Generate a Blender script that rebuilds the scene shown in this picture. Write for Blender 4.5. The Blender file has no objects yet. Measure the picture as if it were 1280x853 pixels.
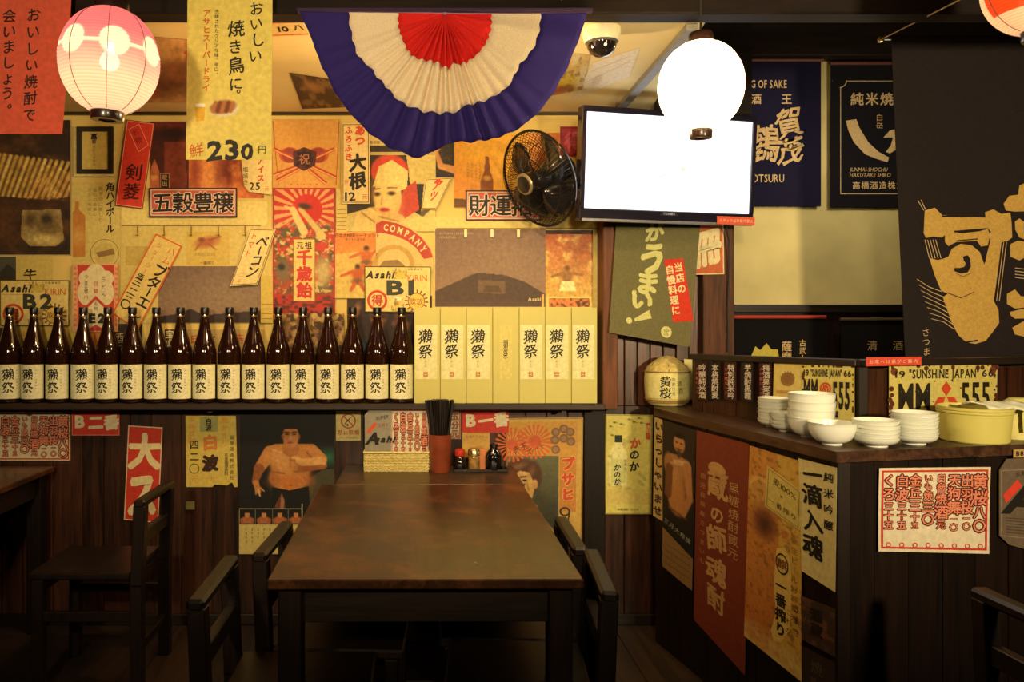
import bpy, bmesh, math, random
import numpy as np
from mathutils import Vector, Matrix, geometry
random.seed(7)
S = bpy.context.scene
COL = S.collection
# ---------------------------------------------------------------- camera, world, light, exposure
F, CX, CY, ZC = 1000.0, 525.0, 395.0, 1.39      # focal length and vanishing point in pixels of the 1280x853 frame, eye height
cam = bpy.data.cameras.new('camera'); cam.sensor_width = 36; cam.lens = 36*F/1280
cam.shift_x = (640-CX)/1280; cam.shift_y = -(426.5-CY)/1280; cam.clip_start = .05
co = bpy.data.objects.new('camera', cam); COL.objects.link(co)
co.location = (0, 0, ZC); co.rotation_euler = (math.radians(90), 0, 0); S.camera = co
w = bpy.data.worlds.new('world'); S.world = w; w.use_nodes = True
w.node_tree.nodes['Background'].inputs[0].default_value = (.09, .055, .03, 1)
w.node_tree.nodes['Background'].inputs[1].default_value = .05
S.view_settings.view_transform = 'Standard'; S.view_settings.look = 'None'
S.view_settings.gamma = 1; S.view_settings.use_curve_mapping = False
S.view_settings.exposure = 0.0
TINT = (1.0, .77, .44)                           # colour of the room's bulbs
def lamp(kind, loc, power, color, size=.1, aim=None, spread=None, angle=None):
    l = bpy.data.lights.new('scene_lamp', kind); l.energy = power; l.color = color
    if kind == 'AREA': l.shape = 'DISK'; l.size = size
    elif kind == 'SPOT': l.shadow_soft_size = size; l.spot_size = math.radians(angle or 90); l.spot_blend = .8
    else: l.shadow_soft_size = size
    if spread: l.spread = math.radians(spread)
    o = bpy.data.objects.new('scene_lamp', l); COL.objects.link(o); o.location = loc
    if aim: o.rotation_euler = (Vector(aim)-Vector(loc)).to_track_quat('-Z', 'Y').to_euler()
    return o
# lamps of the room, above and behind the viewer, aimed at the decorated wall and the counter
lamp('SPOT', (-1.05, -.3, 1.98), 165, TINT, .10, (-.80, 3.6, 1.6), angle=66)
lamp('SPOT', (.30, -.35, 2.0), 155, TINT, .10, (.25, 3.6, 1.5), angle=62)
lamp('SPOT', (1.75, -.3, 1.74), 360, TINT, .10, (1.8, 3.2, 1.5), angle=62)
# bulbs under the low ceiling, hidden behind the yellow banner and the bunting
lamp('SPOT', (-.635, 2.62, 1.96), 17, (1, .68, .33), .03, (-.75, 3.6, 1.55), angle=140)
lamp('POINT', (-.635, 2.66, 1.95), 3.2, (1, .52, .18), .03)
lamp('POINT', (.10, 2.62, 2.04), 20, (1, .74, .38), .03)
# unseen lamp added behind the big curtain to brighten kitchen wall and norens
lamp('POINT', (2.02, 3.33, 2.12), 8, (1, .84, .54), .04)
PINK_POWER, WHITE_POWER = .7, 45

# ---------------------------------------------------------------- helpers
def srgb(c): c = np.asarray(c, float)/255.; return np.where(c <= .04045, c/12.92, ((c+.055)/1.055)**2.4)
UNT = np.array([1.0, .90, .72])
def C(r, g=None, b=None):
    """printed colour as read in the photo's warm light -> the thing's own colour"""
    a = np.array(r if g is None else (r, g, b), float)
    return np.clip(srgb(a)/UNT*1.0, 0, .92)
def U(px, py, Y): return Vector(((px-CX)/F*Y, Y, ZC-(py-CY)/F*Y))
def onplane(px, py, A, B):
    """where the sight line through a pixel meets the upright plane over the ground line A-B"""
    a = (px-CX)/F; dx, dy = B[0]-A[0], B[1]-A[1]
    t = (a*A[1]-A[0])/(dx-a*dy); Y = A[1]+t*dy
    return U(px, py, Y)
def onlevel(px, py, z): Y = (ZC-z)/((py-CY)/F); return U(px, py, Y)

_mats = {}
def nodes(name):
    m = bpy.data.materials.new(name); m.use_nodes = True
    nt = m.node_tree; return m, nt, nt.nodes['Principled BSDF']
def N(nt, kind, **kw):
    n = nt.nodes.new(kind)
    for k, v in kw.items():
        if k.startswith('i_'): n.inputs[int(k[2:])].default_value = v
        else: setattr(n, k, v)
    return n
def mat(name, col, rough=.6, metal=0, noise=.12, nscale=40, bump=.0, coat=0, emit=None, estr=0, spec=.5):
    if name in _mats: return _mats[name]
    m, nt, b = nodes(name)
    tc = N(nt, 'ShaderNodeTexCoord'); nz = N(nt, 'ShaderNodeTexNoise'); nz.inputs['Scale'].default_value = nscale; nz.inputs['Detail'].default_value = 4
    nt.links.new(tc.outputs['Object'], nz.inputs['Vector'])
    rp = N(nt, 'ShaderNodeValToRGB'); c = np.array(col, float)
    rp.color_ramp.elements[0].position = .3; rp.color_ramp.elements[1].position = .7
    rp.color_ramp.elements[0].color = (*np.clip(c*(1-noise), 0, 1), 1); rp.color_ramp.elements[1].color = (*np.clip(c*(1+noise), 0, 1), 1)
    nt.links.new(nz.outputs[0], rp.inputs[0]); nt.links.new(rp.outputs[0], b.inputs['Base Color'])
    b.inputs['Roughness'].default_value = rough; b.inputs['Metallic'].default_value = metal
    b.inputs['Specular IOR Level'].default_value = spec
    if coat: b.inputs['Coat Weight'].default_value = coat; b.inputs['Coat Roughness'].default_value = .08
    if bump:
        bp = N(nt, 'ShaderNodeBump'); bp.inputs['Strength'].default_value = bump; bp.inputs['Distance'].default_value = .003
        nt.links.new(nz.outputs[0], bp.inputs['Height']); nt.links.new(bp.outputs[0], b.inputs['Normal'])
    if emit is not None: b.inputs['Emission Color'].default_value = (*emit, 1); b.inputs['Emission Strength'].default_value = estr
    _mats[name] = m; return m
def wood(name, dark, light, rough=.45, axis=2, scale=9, coat=0, bump=.25, wear=None, spec=.5):
    if name in _mats: return _mats[name]
    m, nt, b = nodes(name)
    tc = N(nt, 'ShaderNodeTexCoord'); oi = N(nt, 'ShaderNodeObjectInfo')
    sc = N(nt, 'ShaderNodeVectorMath', operation='SCALE'); sc.inputs[0].default_value = (7, 3, 11)
    nt.links.new(oi.outputs['Random'], sc.inputs['Scale'])
    ad = N(nt, 'ShaderNodeVectorMath', operation='ADD'); nt.links.new(tc.outputs['Object'], ad.inputs[0]); nt.links.new(sc.outputs[0], ad.inputs[1])
    mp = N(nt, 'ShaderNodeMapping'); s = [scale*1.0]*3; s[axis] = scale*.07; mp.inputs['Scale'].default_value = s
    nt.links.new(ad.outputs[0], mp.inputs[0])
    n1 = N(nt, 'ShaderNodeTexNoise'); n1.inputs['Scale'].default_value = 2.2; n1.inputs['Detail'].default_value = 8; n1.inputs['Distortion'].default_value = 1.3
    nt.links.new(mp.outputs[0], n1.inputs['Vector'])
    wv = N(nt, 'ShaderNodeTexNoise'); wv.inputs['Scale'].default_value = 11; wv.inputs['Detail'].default_value = 3
    nt.links.new(mp.outputs[0], wv.inputs['Vector'])
    mx = N(nt, 'ShaderNodeMath', operation='MULTIPLY_ADD'); mx.inputs[1].default_value = .45; nt.links.new(wv.outputs[0], mx.inputs[0])
    ml = N(nt, 'ShaderNodeMath', operation='MULTIPLY'); ml.inputs[1].default_value = .6; nt.links.new(n1.outputs[0], ml.inputs[0]); nt.links.new(ml.outputs[0], mx.inputs[2])
    rr = N(nt, 'ShaderNodeMath', operation='MULTIPLY_ADD'); rr.inputs[1].default_value = .16; nt.links.new(oi.outputs['Random'], rr.inputs[0]); nt.links.new(mx.outputs[0], rr.inputs[2])
    rp = N(nt, 'ShaderNodeValToRGB'); rp.color_ramp.elements[0].position = .42; rp.color_ramp.elements[1].position = .78
    rp.color_ramp.elements[0].color = (*dark, 1); rp.color_ramp.elements[1].color = (*light, 1)
    nt.links.new(rr.outputs[0], rp.inputs[0]); out = rp.outputs[0]
    if wear is not None:
        n2 = N(nt, 'ShaderNodeTexNoise'); n2.inputs['Scale'].default_value = 5; n2.inputs['Detail'].default_value = 9; n2.inputs['Roughness'].default_value = .75
        nt.links.new(tc.outputs['Object'], n2.inputs['Vector'])
        r2 = N(nt, 'ShaderNodeValToRGB'); r2.color_ramp.elements[0].position = .50; r2.color_ramp.elements[1].position = .64
        nt.links.new(n2.outputs[0], r2.inputs[0])
        mm = N(nt, 'ShaderNodeMix', data_type='RGBA'); nt.links.new(r2.outputs[0], mm.inputs[0]); nt.links.new(out, mm.inputs[6]); mm.inputs[7].default_value = (*wear, 1)
        out = mm.outputs[2]
        rm = N(nt, 'ShaderNodeMapRange'); rm.inputs[3].default_value = rough*.75; rm.inputs[4].default_value = min(1, rough*1.5)
        nt.links.new(n2.outputs[0], rm.inputs[0]); nt.links.new(rm.outputs[0], b.inputs['Roughness'])
    else: b.inputs['Roughness'].default_value = rough
    nt.links.new(out, b.inputs['Base Color']); b.inputs['Specular IOR Level'].default_value = spec
    if coat: b.inputs['Coat Weight'].default_value = coat; b.inputs['Coat Roughness'].default_value = .15
    bp = N(nt, 'ShaderNodeBump'); bp.inputs['Strength'].default_value = bump; bp.inputs['Distance'].default_value = .002
    nt.links.new(mx.outputs[0], bp.inputs['Height']); nt.links.new(bp.outputs[0], b.inputs['Normal'])
    _mats[name] = m; return m
def ink(name='printed_paper', rough=.62, nscale=60, bump=.06, wrinkle=9, spec=.4, weave=False):
    if name in _mats: return _mats[name]
    m, nt, b = nodes(name)
    at = N(nt, 'ShaderNodeAttribute'); at.attribute_name = 'Col'
    tc = N(nt, 'ShaderNodeTexCoord'); nz = N(nt, 'ShaderNodeTexNoise'); nz.inputs['Scale'].default_value = nscale; nz.inputs['Detail'].default_value = 6
    nt.links.new(tc.outputs['Object'], nz.inputs['Vector'])
    mr = N(nt, 'ShaderNodeMapRange'); mr.inputs[1].default_value = .3; mr.inputs[2].default_value = .7; mr.inputs[3].default_value = .86; mr.inputs[4].default_value = 1.1
    nt.links.new(nz.outputs[0], mr.inputs[0])
    vm = N(nt, 'ShaderNodeVectorMath', operation='SCALE'); nt.links.new(at.outputs['Color'], vm.inputs[0]); nt.links.new(mr.outputs[0], vm.inputs['Scale'])
    nt.links.new(vm.outputs[0], b.inputs['Base Color'])
    n2 = N(nt, 'ShaderNodeTexNoise'); n2.inputs['Scale'].default_value = wrinkle if not weave else 900; nt.links.new(tc.outputs['Object'], n2.inputs['Vector'])
    bp = N(nt, 'ShaderNodeBump'); bp.inputs['Strength'].default_value = bump if not weave else .3; bp.inputs['Distance'].default_value = .02 if not weave else .002
    nt.links.new(n2.outputs[0], bp.inputs['Height']); nt.links.new(bp.outputs[0], b.inputs['Normal'])
    b.inputs['Roughness'].default_value = rough; b.inputs['Specular IOR Level'].default_value = spec
    _mats[name] = m; return m
PAPER = ink(); CLOTH = ink('printed_cloth', .9, 120, weave=True, spec=.1); GLOSSY = ink('printed_gloss', .3, 50, .04); BOARD = ink('painted_board', .5, 90, .03)

def link(name, me, m, parent=None, loc=None):
    o = bpy.data.objects.new(name, me); COL.objects.link(o)
    if m and not me.materials: me.materials.append(m)
    if loc is not None: o.location = loc
    if parent: o.parent = parent
    return o
def tag(o, label=None, cat=None, group=None, kind=None):
    if label: o['label'] = label
    if cat: o['category'] = cat
    if group: o['group'] = group
    if kind: o['kind'] = kind
    return o
def empty(name, loc, rz=0, label=None, cat=None, group=None, kind=None):
    o = bpy.data.objects.new(name, None); COL.objects.link(o); o.location = loc; o.rotation_euler.z = rz; o.empty_display_size = .05
    return tag(o, label, cat, group, kind)
def kids(o): return [c for c in bpy.data.objects if c.parent == o]
def copy_tree(o, parent=None):
    c = o.copy(); COL.objects.link(c); c.parent = parent
    for ch in kids(o): copy_tree(ch, c)
    return c
class MB:
    def __init__(s): s.v, s.f, s.sm = [], [], []
    def add(s, vs, fs, smooth=False):
        n = len(s.v); s.v += [tuple(v) for v in vs]; s.f += [tuple(i+n for i in f) for f in fs]; s.sm += [smooth]*len(fs); return s
    def box(s, a, b, bev=0, M=None):
        bm = bmesh.new(); bmesh.ops.create_cube(bm, size=1)
        for v in bm.verts: v.co = Vector([(a[i]+b[i])/2 + v.co[i]*(b[i]-a[i]) for i in range(3)])
        if bev: bmesh.ops.bevel(bm, geom=bm.edges[:], offset=bev, segments=1, affect='EDGES')
        bm.verts.index_update(); vs = [(M @ v.co if M else v.co.copy()) for v in bm.verts]; fs = [[v.index for v in f.verts] for f in bm.faces]
        bm.free(); return s.add(vs, fs)
    def beam(s, p, q, wx, wy, up=(0, 0, 1), bev=0):
        """a bar of section wx * wy from p to q"""
        p, q = Vector(p), Vector(q); d = (q-p); L = d.length; d.normalize()
        x = d.cross(Vector(up)); 
        if x.length < 1e-4: x = d.cross(Vector((0, 1, 0)))
        x.normalize(); y = x.cross(d)
        M = Matrix.Translation(p) @ Matrix((( x.x, y.x, d.x), (x.y, y.y, d.y), (x.z, y.z, d.z))).to_4x4()
        return s.box((-wx/2, -wy/2, 0), (wx/2, wy/2, L), bev, M)
    def tube(s, pts, r, seg=8, closed=False, cap=True):
        pts = [Vector(p) for p in pts]; n = len(pts); rs = r if isinstance(r, (list, tuple)) else [r]*n
        vs = []; prev = None
        for i, p in enumerate(pts):
            d = (pts[(i+1) % n]-pts[i-1]) if closed else (pts[min(i+1, n-1)]-pts[max(i-1, 0)])
            d.normalize()
            if prev is None: x = d.orthogonal().normalized()
            else: x = (prev - d*prev.dot(d)).normalized()
            prev = x; y = d.cross(x)
            vs += [p+(x*math.cos(2*math.pi*k/seg)+y*math.sin(2*math.pi*k/seg))*rs[i] for k in range(seg)]
        fs = [(i*seg+k, i*seg+(k+1) % seg, ((i+1) % n)*seg+(k+1) % seg, ((i+1) % n)*seg+k) for i in range(n if closed else n-1) for k in range(seg)]
        if cap and not closed: fs += [tuple(range(seg))[::-1], tuple((n-1)*seg+k for k in range(seg))]
        return s.add(vs, fs, True)
    def lathe(s, prof, seg=32, M=None, a0=0, a1=2*math.pi):
        full = abs(a1-a0-2*math.pi) < 1e-6; m = seg if full else seg+1
        vs = [Vector((r*math.cos(a0+(a1-a0)*k/seg), r*math.sin(a0+(a1-a0)*k/seg), z)) for r, z in prof for k in range(m)]
        if M: vs = [M @ v for v in vs]
        fs = [(i*m+k, i*m+(k+1) % m, (i+1)*m+(k+1) % m, (i+1)*m+k) for i in range(len(prof)-1) for k in range(seg)]
        return s.add(vs, fs, True)
    def prism(s, poly, y0, y1):
        """poly in x,z extruded along y"""
        n = len(poly); vs = [(x, y0, z) for x, z in poly]+[(x, y1, z) for x, z in poly]
        tri = geometry.tessellate_polygon([[Vector((x, z, 0)) for x, z in poly]])
        fs = [tuple(t) for t in tri]+[tuple(i+n for i in t[::-1]) for t in tri]+[(i, (i+1) % n, (i+1) % n+n, i+n) for i in range(n)]
        return s.add(vs, fs)
    def build(s, name, m, parent=None, loc=None, rz=0):
        me = bpy.data.meshes.new(name); me.from_pydata(s.v, [], s.f)
        me.polygons.foreach_set('use_smooth', s.sm); 
        bm = bmesh.new(); bm.from_mesh(me); bmesh.ops.recalc_face_normals(bm, faces=bm.faces[:]); bm.to_mesh(me); bm.free()
        if any(s.sm):
            try: me.set_sharp_from_angle(angle=math.radians(38))
            except Exception: pass
        me.update(); o = link(name, me, m, parent, loc); o.rotation_euler.z = rz; return o

# ---- glyphs: flat letter outlines, taken once per character and kept
_gl = {}
def glyph(ch, bold=0):
    k = (ch, round(bold, 3))
    if k in _gl: return _gl[k]
    cu = bpy.data.curves.new('t', 'FONT'); cu.body = ch; cu.resolution_u = 2; cu.size = 1; cu.offset = bold
    o = bpy.data.objects.new('t', cu); COL.objects.link(o); bpy.context.view_layer.update()
    dg = bpy.context.evaluated_depsgraph_get(); me = bpy.data.meshes.new_from_object(o.evaluated_get(dg))
    v = np.array([p.co[:2] for p in me.vertices], float).reshape(-1, 2); me.calc_loop_triangles()
    f = [tuple(t.vertices) for t in me.loop_triangles]
    bpy.data.objects.remove(o); bpy.data.curves.remove(cu); bpy.data.meshes.remove(me)
    # edges longer than a fifth of the letter are split where a sheet may bend: not needed on flat print
    _gl[k] = (v, f); return _gl[k]
def stamps(ch, b, size=99):
    """how a heavier stroke is printed: Latin letters by their outline, the others by overlapping impressions"""
    if ord(ch) < 256: return [(b, 0, 0)]
    if b < .012 or (size < 6 and b < .05): return [(0, 0, 0)]
    if b < .03 or size < 9: return [(0, b, 0), (0, -b, 0), (0, 0, b), (0, 0, -b)]
    n = 6 if b < .07 else 10; return [(0, 0, 0)]+[(0, b*math.cos(6.2832*i/n), b*math.sin(6.2832*i/n)) for i in range(n)]
def noise2(x, y, seed=0):
    xi, yi = np.floor(x).astype(int), np.floor(y).astype(int); fx, fy = x-xi, y-yi; fx = fx*fx*(3-2*fx); fy = fy*fy*(3-2*fy)
    h = lambda a, b: np.modf(np.abs(np.sin(a*127.1+b*311.7+seed*74.7)*43758.5453))[0]
    return (h(xi, yi)*(1-fx)+h(xi+1, yi)*fx)*(1-fy)+(h(xi, yi+1)*(1-fx)+h(xi+1, yi+1)*fx)*fy
def fbm(x, y, seed=0, o=4): return sum(noise2(x*2**i, y*2**i, seed+i)/2**(i+1) for i in range(o))/(1-.5**o)
class Pic:
    """a picture printed on a sheet: colours kept on the points of a fine grid, in the sheet's own units"""
    def __init__(s, u0, v0, u1, v1, base, step=1.0):
        s.nx, s.ny = max(2, int(round(abs(u1-u0)/step))+1), max(2, int(round(abs(v1-v0)/step))+1)
        s.u0, s.v0, s.u1, s.v1 = u0, v0, u1, v1
        s.X, s.Y = np.meshgrid(np.linspace(u0, u1, s.nx), np.linspace(v0, v1, s.ny)); s.a = np.ones((s.ny, s.nx, 3))*np.array(base, float); s.step = step
    def mix(s, m, c): s.a += (np.array(c, float)-s.a)*np.clip(m, 0, 1)[..., None]; return s
    def ell(s, cx, cy, rx, ry, c, soft=.15, rot=0, k=1):
        a = math.radians(rot); dx, dy = s.X-cx, s.Y-cy; x = dx*math.cos(a)+dy*math.sin(a); y = -dx*math.sin(a)+dy*math.cos(a)
        d = np.sqrt((x/rx)**2+(y/ry)**2); return s.mix((1-d)/max(soft, 1e-3)*.5*k+.5*k if soft < 1 else np.exp(-d*d*1.5)*k, c)
    def cap(s, x0, y0, x1, y1, r0, r1, c, soft=.8):
        dx, dy = x1-x0, y1-y0; t = np.clip(((s.X-x0)*dx+(s.Y-y0)*dy)/(dx*dx+dy*dy+1e-9), 0, 1)
        d = np.hypot(s.X-x0-t*dx, s.Y-y0-t*dy)-(r0+(r1-r0)*t); return s.mix(.5-d/(2*soft), c)
    def poly(s, pts, c, k=1):
        n = len(pts); ins = np.zeros(s.X.shape, bool); j = n-1
        for i in range(n):
            xi, yi = pts[i]; xj, yj = pts[j]
            if yi != yj: ins ^= ((yi > s.Y) != (yj > s.Y)) & (s.X < (xj-xi)*(s.Y-yi)/(yj-yi)+xi)
            j = i
        return s.mix(ins*float(k), c)
    def grad(s, c0, c1, vert=True):
        t = (s.Y-s.v0)/(s.v1-s.v0) if vert else (s.X-s.u0)/(s.u1-s.u0); s.a = s.a*0+np.array(c0, float)*(1-t[..., None])+np.array(c1, float)*t[..., None]; return s
    def blot(s, c, scale, lo=.5, hi=.7, seed=1, k=1, sx=1, sy=1): return s.mix(np.clip((fbm(s.X/scale*sx, s.Y/scale*sy, seed)-lo)/(hi-lo), 0, 1)*k, c)
    def shade(s, amp, scale, seed=3): s.a *= 1+amp*(fbm(s.X/scale, s.Y/scale, seed)-.5)[..., None]*2; return s
_BR = 1.0
class Sheet:
    """a printed sheet: quad = its corners TL, TR, BR, BL in the room; ext = its own print units"""
    def __init__(s, name, label, cat, quad, ext, paper, off=0, thick=.0008, lift=.0, m=None, group=None, edge=None, outline=None, nseg=8):
        s.q = [Vector(p) for p in quad]; s.u0, s.v0, s.u1, s.v1 = ext; s.cen = sum(s.q, Vector())/4
        s.n = (s.q[3]-s.q[0]).cross(s.q[1]-s.q[0]).normalized(); s.off = off; s.th = thick; s.lift = lift; s.m = m or PAPER
        s.parts = {}; s.paper = paper; s.outline = outline; s.root = None
        s.rng = random.Random(hash((round(s.cen.x, 3), round(s.cen.z, 3))) & 0xffff)
        edge = edge or tuple(np.array(paper)*.7)
        V, Fc, K = [], [], []
        if outline:
            pts = outline; n = len(pts); tri = geometry.tessellate_polygon([[Vector((a, b, 0)) for a, b in pts]])
            V = [s.at(a, b, 0) for a, b in pts]+[s.at(a, b, 0)-s.n*s.th for a, b in pts]
            Fc = [tuple(t) for t in tri]+[tuple(i+n for i in t[::-1]) for t in tri]+[(i, (i+1) % n, (i+1) % n+n, i+n) for i in range(n)]
            K = [paper]*n+[edge]*n
        else:
            g = nseg if lift else 1
            for side in (0, 1):
                for j in range(g+1):
                    for i in range(g+1):
                        p = s.at(s.u0+(s.u1-s.u0)*i/g, s.v0+(s.v1-s.v0)*j/g, 0); V.append(p-s.n*s.th*side); K.append(paper if not side else edge)
            m_ = (g+1)**2; ix = lambda i, j, sd: sd*m_+j*(g+1)+i
            for j in range(g):
                for i in range(g):
                    a = (ix(i, j, 0), ix(i+1, j, 0), ix(i+1, j+1, 0), ix(i, j+1, 0)); Fc.append(a); Fc.append(tuple(k+m_ for k in a[::-1]))
            for i in range(g):
                Fc += [(ix(i, 0, 0), ix(i+1, 0, 0), ix(i+1, 0, 1), ix(i, 0, 1)), (ix(i, g, 0), ix(i, g, 1), ix(i+1, g, 1), ix(i+1, g, 0)), (ix(0, i, 0), ix(0, i, 1), ix(0, i+1, 1), ix(0, i+1, 0)), (ix(g, i, 0), ix(g, i+1, 0), ix(g, i+1, 1), ix(g, i, 1))]
        s.root = s._mesh(name, V, Fc, K, None); s.root.location = s.cen; tag(s.root, label, cat, group)
    def at(s, u, v, layer=0):
        a, b = (u-s.u0)/(s.u1-s.u0), (v-s.v0)/(s.v1-s.v0)
        p = (s.q[0]*(1-a)+s.q[1]*a)*(1-b)+(s.q[3]*(1-a)+s.q[2]*a)*b
        L = s.lift*((abs(a-.5)*2)**2*.5+(abs(b-.5)*2)**3*.5) if s.lift else 0
        return p+s.n*(s.off+s.th+layer*.00035*_BR+L)-s.cen
    def _mesh(s, name, V, Fc, K, parent):
        me = bpy.data.meshes.new(name); me.from_pydata([tuple(v) for v in V], [], Fc)
        at = me.color_attributes.new('Col', 'FLOAT_COLOR', 'POINT'); k = np.ones((len(V), 4)); k[:, :3] = C(np.array(K, float)) if len(K) else 0
        at.data.foreach_set('color', k.ravel()); me.update(); o = link(name, me, s.m, parent); return o
    def buf(s, part): return s.parts.setdefault(part, ([], [], []))
    def tri(s, part, pts, tris, c, layer):
        s.cnt = getattr(s, 'cnt', 0)+1; layer += (s.cnt % 200)*.0042
        V, Fc, K = s.buf(part); n = len(V); V += [s.at(a, b, layer) for a, b in pts]; K += [c]*len(pts); Fc += [tuple(i+n for i in t) for t in tris]; return s
    def poly(s, pts, c, layer=1, part='picture'):
        return s.tri(part, pts, geometry.tessellate_polygon([[Vector((a, b, 0)) for a, b in pts]]), c, layer)
    def rect(s, u0, v0, u1, v1, c, layer=1, part='picture'): return s.tri(part, [(u0, v0), (u1, v0), (u1, v1), (u0, v1)], [(0, 1, 2), (0, 2, 3)], c, layer)
    def frame(s, u0, v0, u1, v1, t, c, layer=1, part='border'):
        for r in ((u0, v0, u1, v0+t), (u0, v1-t, u1, v1), (u0, v0+t, u0+t, v1-t), (u1-t, v0+t, u1, v1-t)): s.rect(*r, c, layer, part)
        return s
    def disc(s, cx, cy, r, c, layer=1, ry=None, part='picture', n=20, r0=0):
        ry = ry or r; a = [2*math.pi*i/n for i in range(n)]
        if not r0: return s.tri(part, [(cx+r*math.cos(t), cy+ry*math.sin(t)) for t in a], [(0, i, i+1) for i in range(1, n-1)], c, layer)
        k = r0/r; P = [(cx+r*math.cos(t), cy+ry*math.sin(t)) for t in a]+[(cx+r*k*math.cos(t), cy+ry*k*math.sin(t)) for t in a]
        return s.tri(part, P, [t for i in range(n) for t in ((i, (i+1) % n, (i+1) % n+n), (i, (i+1) % n+n, i+n))], c, layer)
    def line(s, x0, y0, x1, y1, w, c, layer=1, part='picture', w1=None):
        d = math.hypot(x1-x0, y1-y0) or 1; nx, ny = -(y1-y0)/d/2, (x1-x0)/d/2; w1 = w if w1 is None else w1
        return s.tri(part, [(x0+nx*w, y0+ny*w), (x1+nx*w1, y1+ny*w1), (x1-nx*w1, y1-ny*w1), (x0-nx*w, y0-ny*w)], [(0, 1, 2), (0, 2, 3)], c, layer)
    def burst(s, cx, cy, r0, r1, n, c, layer=1, part='picture', a0=0, a1=360, duty=.5):
        for i in range(n):
            t = math.radians(a0+(a1-a0)*i/n); d = math.radians((a1-a0)/n*duty)
            s.tri(part, [(cx+r0*math.cos(t), cy+r0*math.sin(t)), (cx+r1*math.cos(t), cy+r1*math.sin(t)), (cx+r1*math.cos(t+d), cy+r1*math.sin(t+d)), (cx+r0*math.cos(t+d), cy+r0*math.sin(t+d))], [(0, 1, 2), (0, 2, 3)], c, layer)
        return s
    def text(s, t, u, v, size, c, d='v', sx=1, bold=0, rot=0, pitch=None, brush=0, slant=0, layer=3, outline=None, ow=.05, part='lettering', align='l', fit=None):
        """u,v = centre of the first character (d='v' or 'h'), or the left end of a Latin line (d='l')"""
        cr, sr = math.cos(math.radians(rot)), math.sin(math.radians(rot)); x = y = 0.0; p = (pitch or size)
        if fit and d == 'l':
            tot = sum(.3 if ch in ' 　' else float(np.ptp(glyph(ch, bold)[0][:, 0]))+.09+bold for ch in t); sx = fit/(tot*size)
        items = []
        for ch in t:
            if ch in ' 　':
                if d == 'v': y += p*.6
                elif d == 'h': x += p*.6
                else: x += size*.3*sx
                continue
            g, f = glyph(ch, bold)
            if d == 'l':
                x0, x1 = g[:, 0].min(), g[:, 0].max(); items.append((ch, x-x0*size*sx, 0)); x += (x1-x0+.09+bold)*size*sx*(pitch or 1)
            else: items.append((ch, x, y)); y += p if d == 'v' else 0; x += p if d == 'h' else 0
        if align == 'c' and d == 'l': items = [(a, b-x/2, e) for a, b, e in items]
        for ch, gx, gy in items:
            ph = s.rng.random()*6; jr = (s.rng.random()-.5)*brush*1.2
            for (b, col, ly) in (([(bold+ow, outline, layer)] if outline is not None else [])+[(bold, c, layer+(1 if outline is not None else 0))]):
              for si, (cb, ox, oy) in enumerate(stamps(ch, b, size)):
                g, f = glyph(ch, cb); g = g.copy()
                if d == 'l': g[:, 1] -= .36
                else: g -= np.array([.5, .38])
                if ch in 'ー｜～（）' and d == 'v': g = np.stack([g[:, 1], -g[:, 0]], 1)
                if ch in '。、' and d == 'v': g += np.array([.5, .45])
                if brush:
                    gx_ = g.copy(); g[:, 0] += brush*.030*np.sin(gx_[:, 1]*7+ph)+brush*.012*np.sin(gx_[:, 1]*27+ph*3); g[:, 1] += brush*.030*np.sin(gx_[:, 0]*6+ph*2)+brush*.012*np.sin(gx_[:, 0]*25+ph)
                    g[:, 1] += g[:, 0]*.14*brush
                g = g+np.array([ox, oy])
                X = g[:, 0]*size*sx+slant*g[:, 1]*size; Y = -g[:, 1]*size
                cj, sj = math.cos(jr*.12), math.sin(jr*.12); X, Y = X*cj-Y*sj+gx, X*sj+Y*cj+gy
                s.tri(part, list(zip(u+X*cr-Y*sr, v+X*sr+Y*cr)), f, col, ly)
        return s
    def pic(s, P, layer=1, part='picture'):
        V, Fc, K = s.buf(part); n = len(V)
        for j in range(P.ny):
            for i in range(P.nx): V.append(s.at(P.X[j, i], P.Y[j, i], layer))
        K += [tuple(c) for c in np.clip(P.a.reshape(-1, 3), 2, 250)]
        w_ = P.nx; Fc += [(n+j*w_+i, n+j*w_+i+1, n+(j+1)*w_+i+1, n+(j+1)*w_+i) for j in range(P.ny-1) for i in range(P.nx-1)]; return s
    def done(s):
        for k, (V, Fc, K) in s.parts.items():
            if V: s._mesh(k, V, Fc, K, s.root)
        return s.root
YW = 3.62
_lay = [0]
def wall_sheet(name, label, cat, r, paper, Y=YW, quad=None, ext=None, k=None, **kw):
    """a sheet on the back wall; r = its outline there, in print units of 1/276 m"""
    if k is None: _lay[0] += 1; k = _lay[0]
    if quad is None: x0, y0, x1, y1 = r; quad = [(x0, y0), (x1, y0), (x1, y1), (x0, y1)]; ext = r
    return Sheet(name, label, cat, [U(a, b, Y-.0006*k) for a, b in quad], ext, paper, **kw)
def side_sheet(name, label, cat, px, ext, paper, A, B, off=.002, **kw): return Sheet(name, label, cat, [onplane(a, b, A, B) for a, b in px], ext, paper, off=off, **kw)
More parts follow.
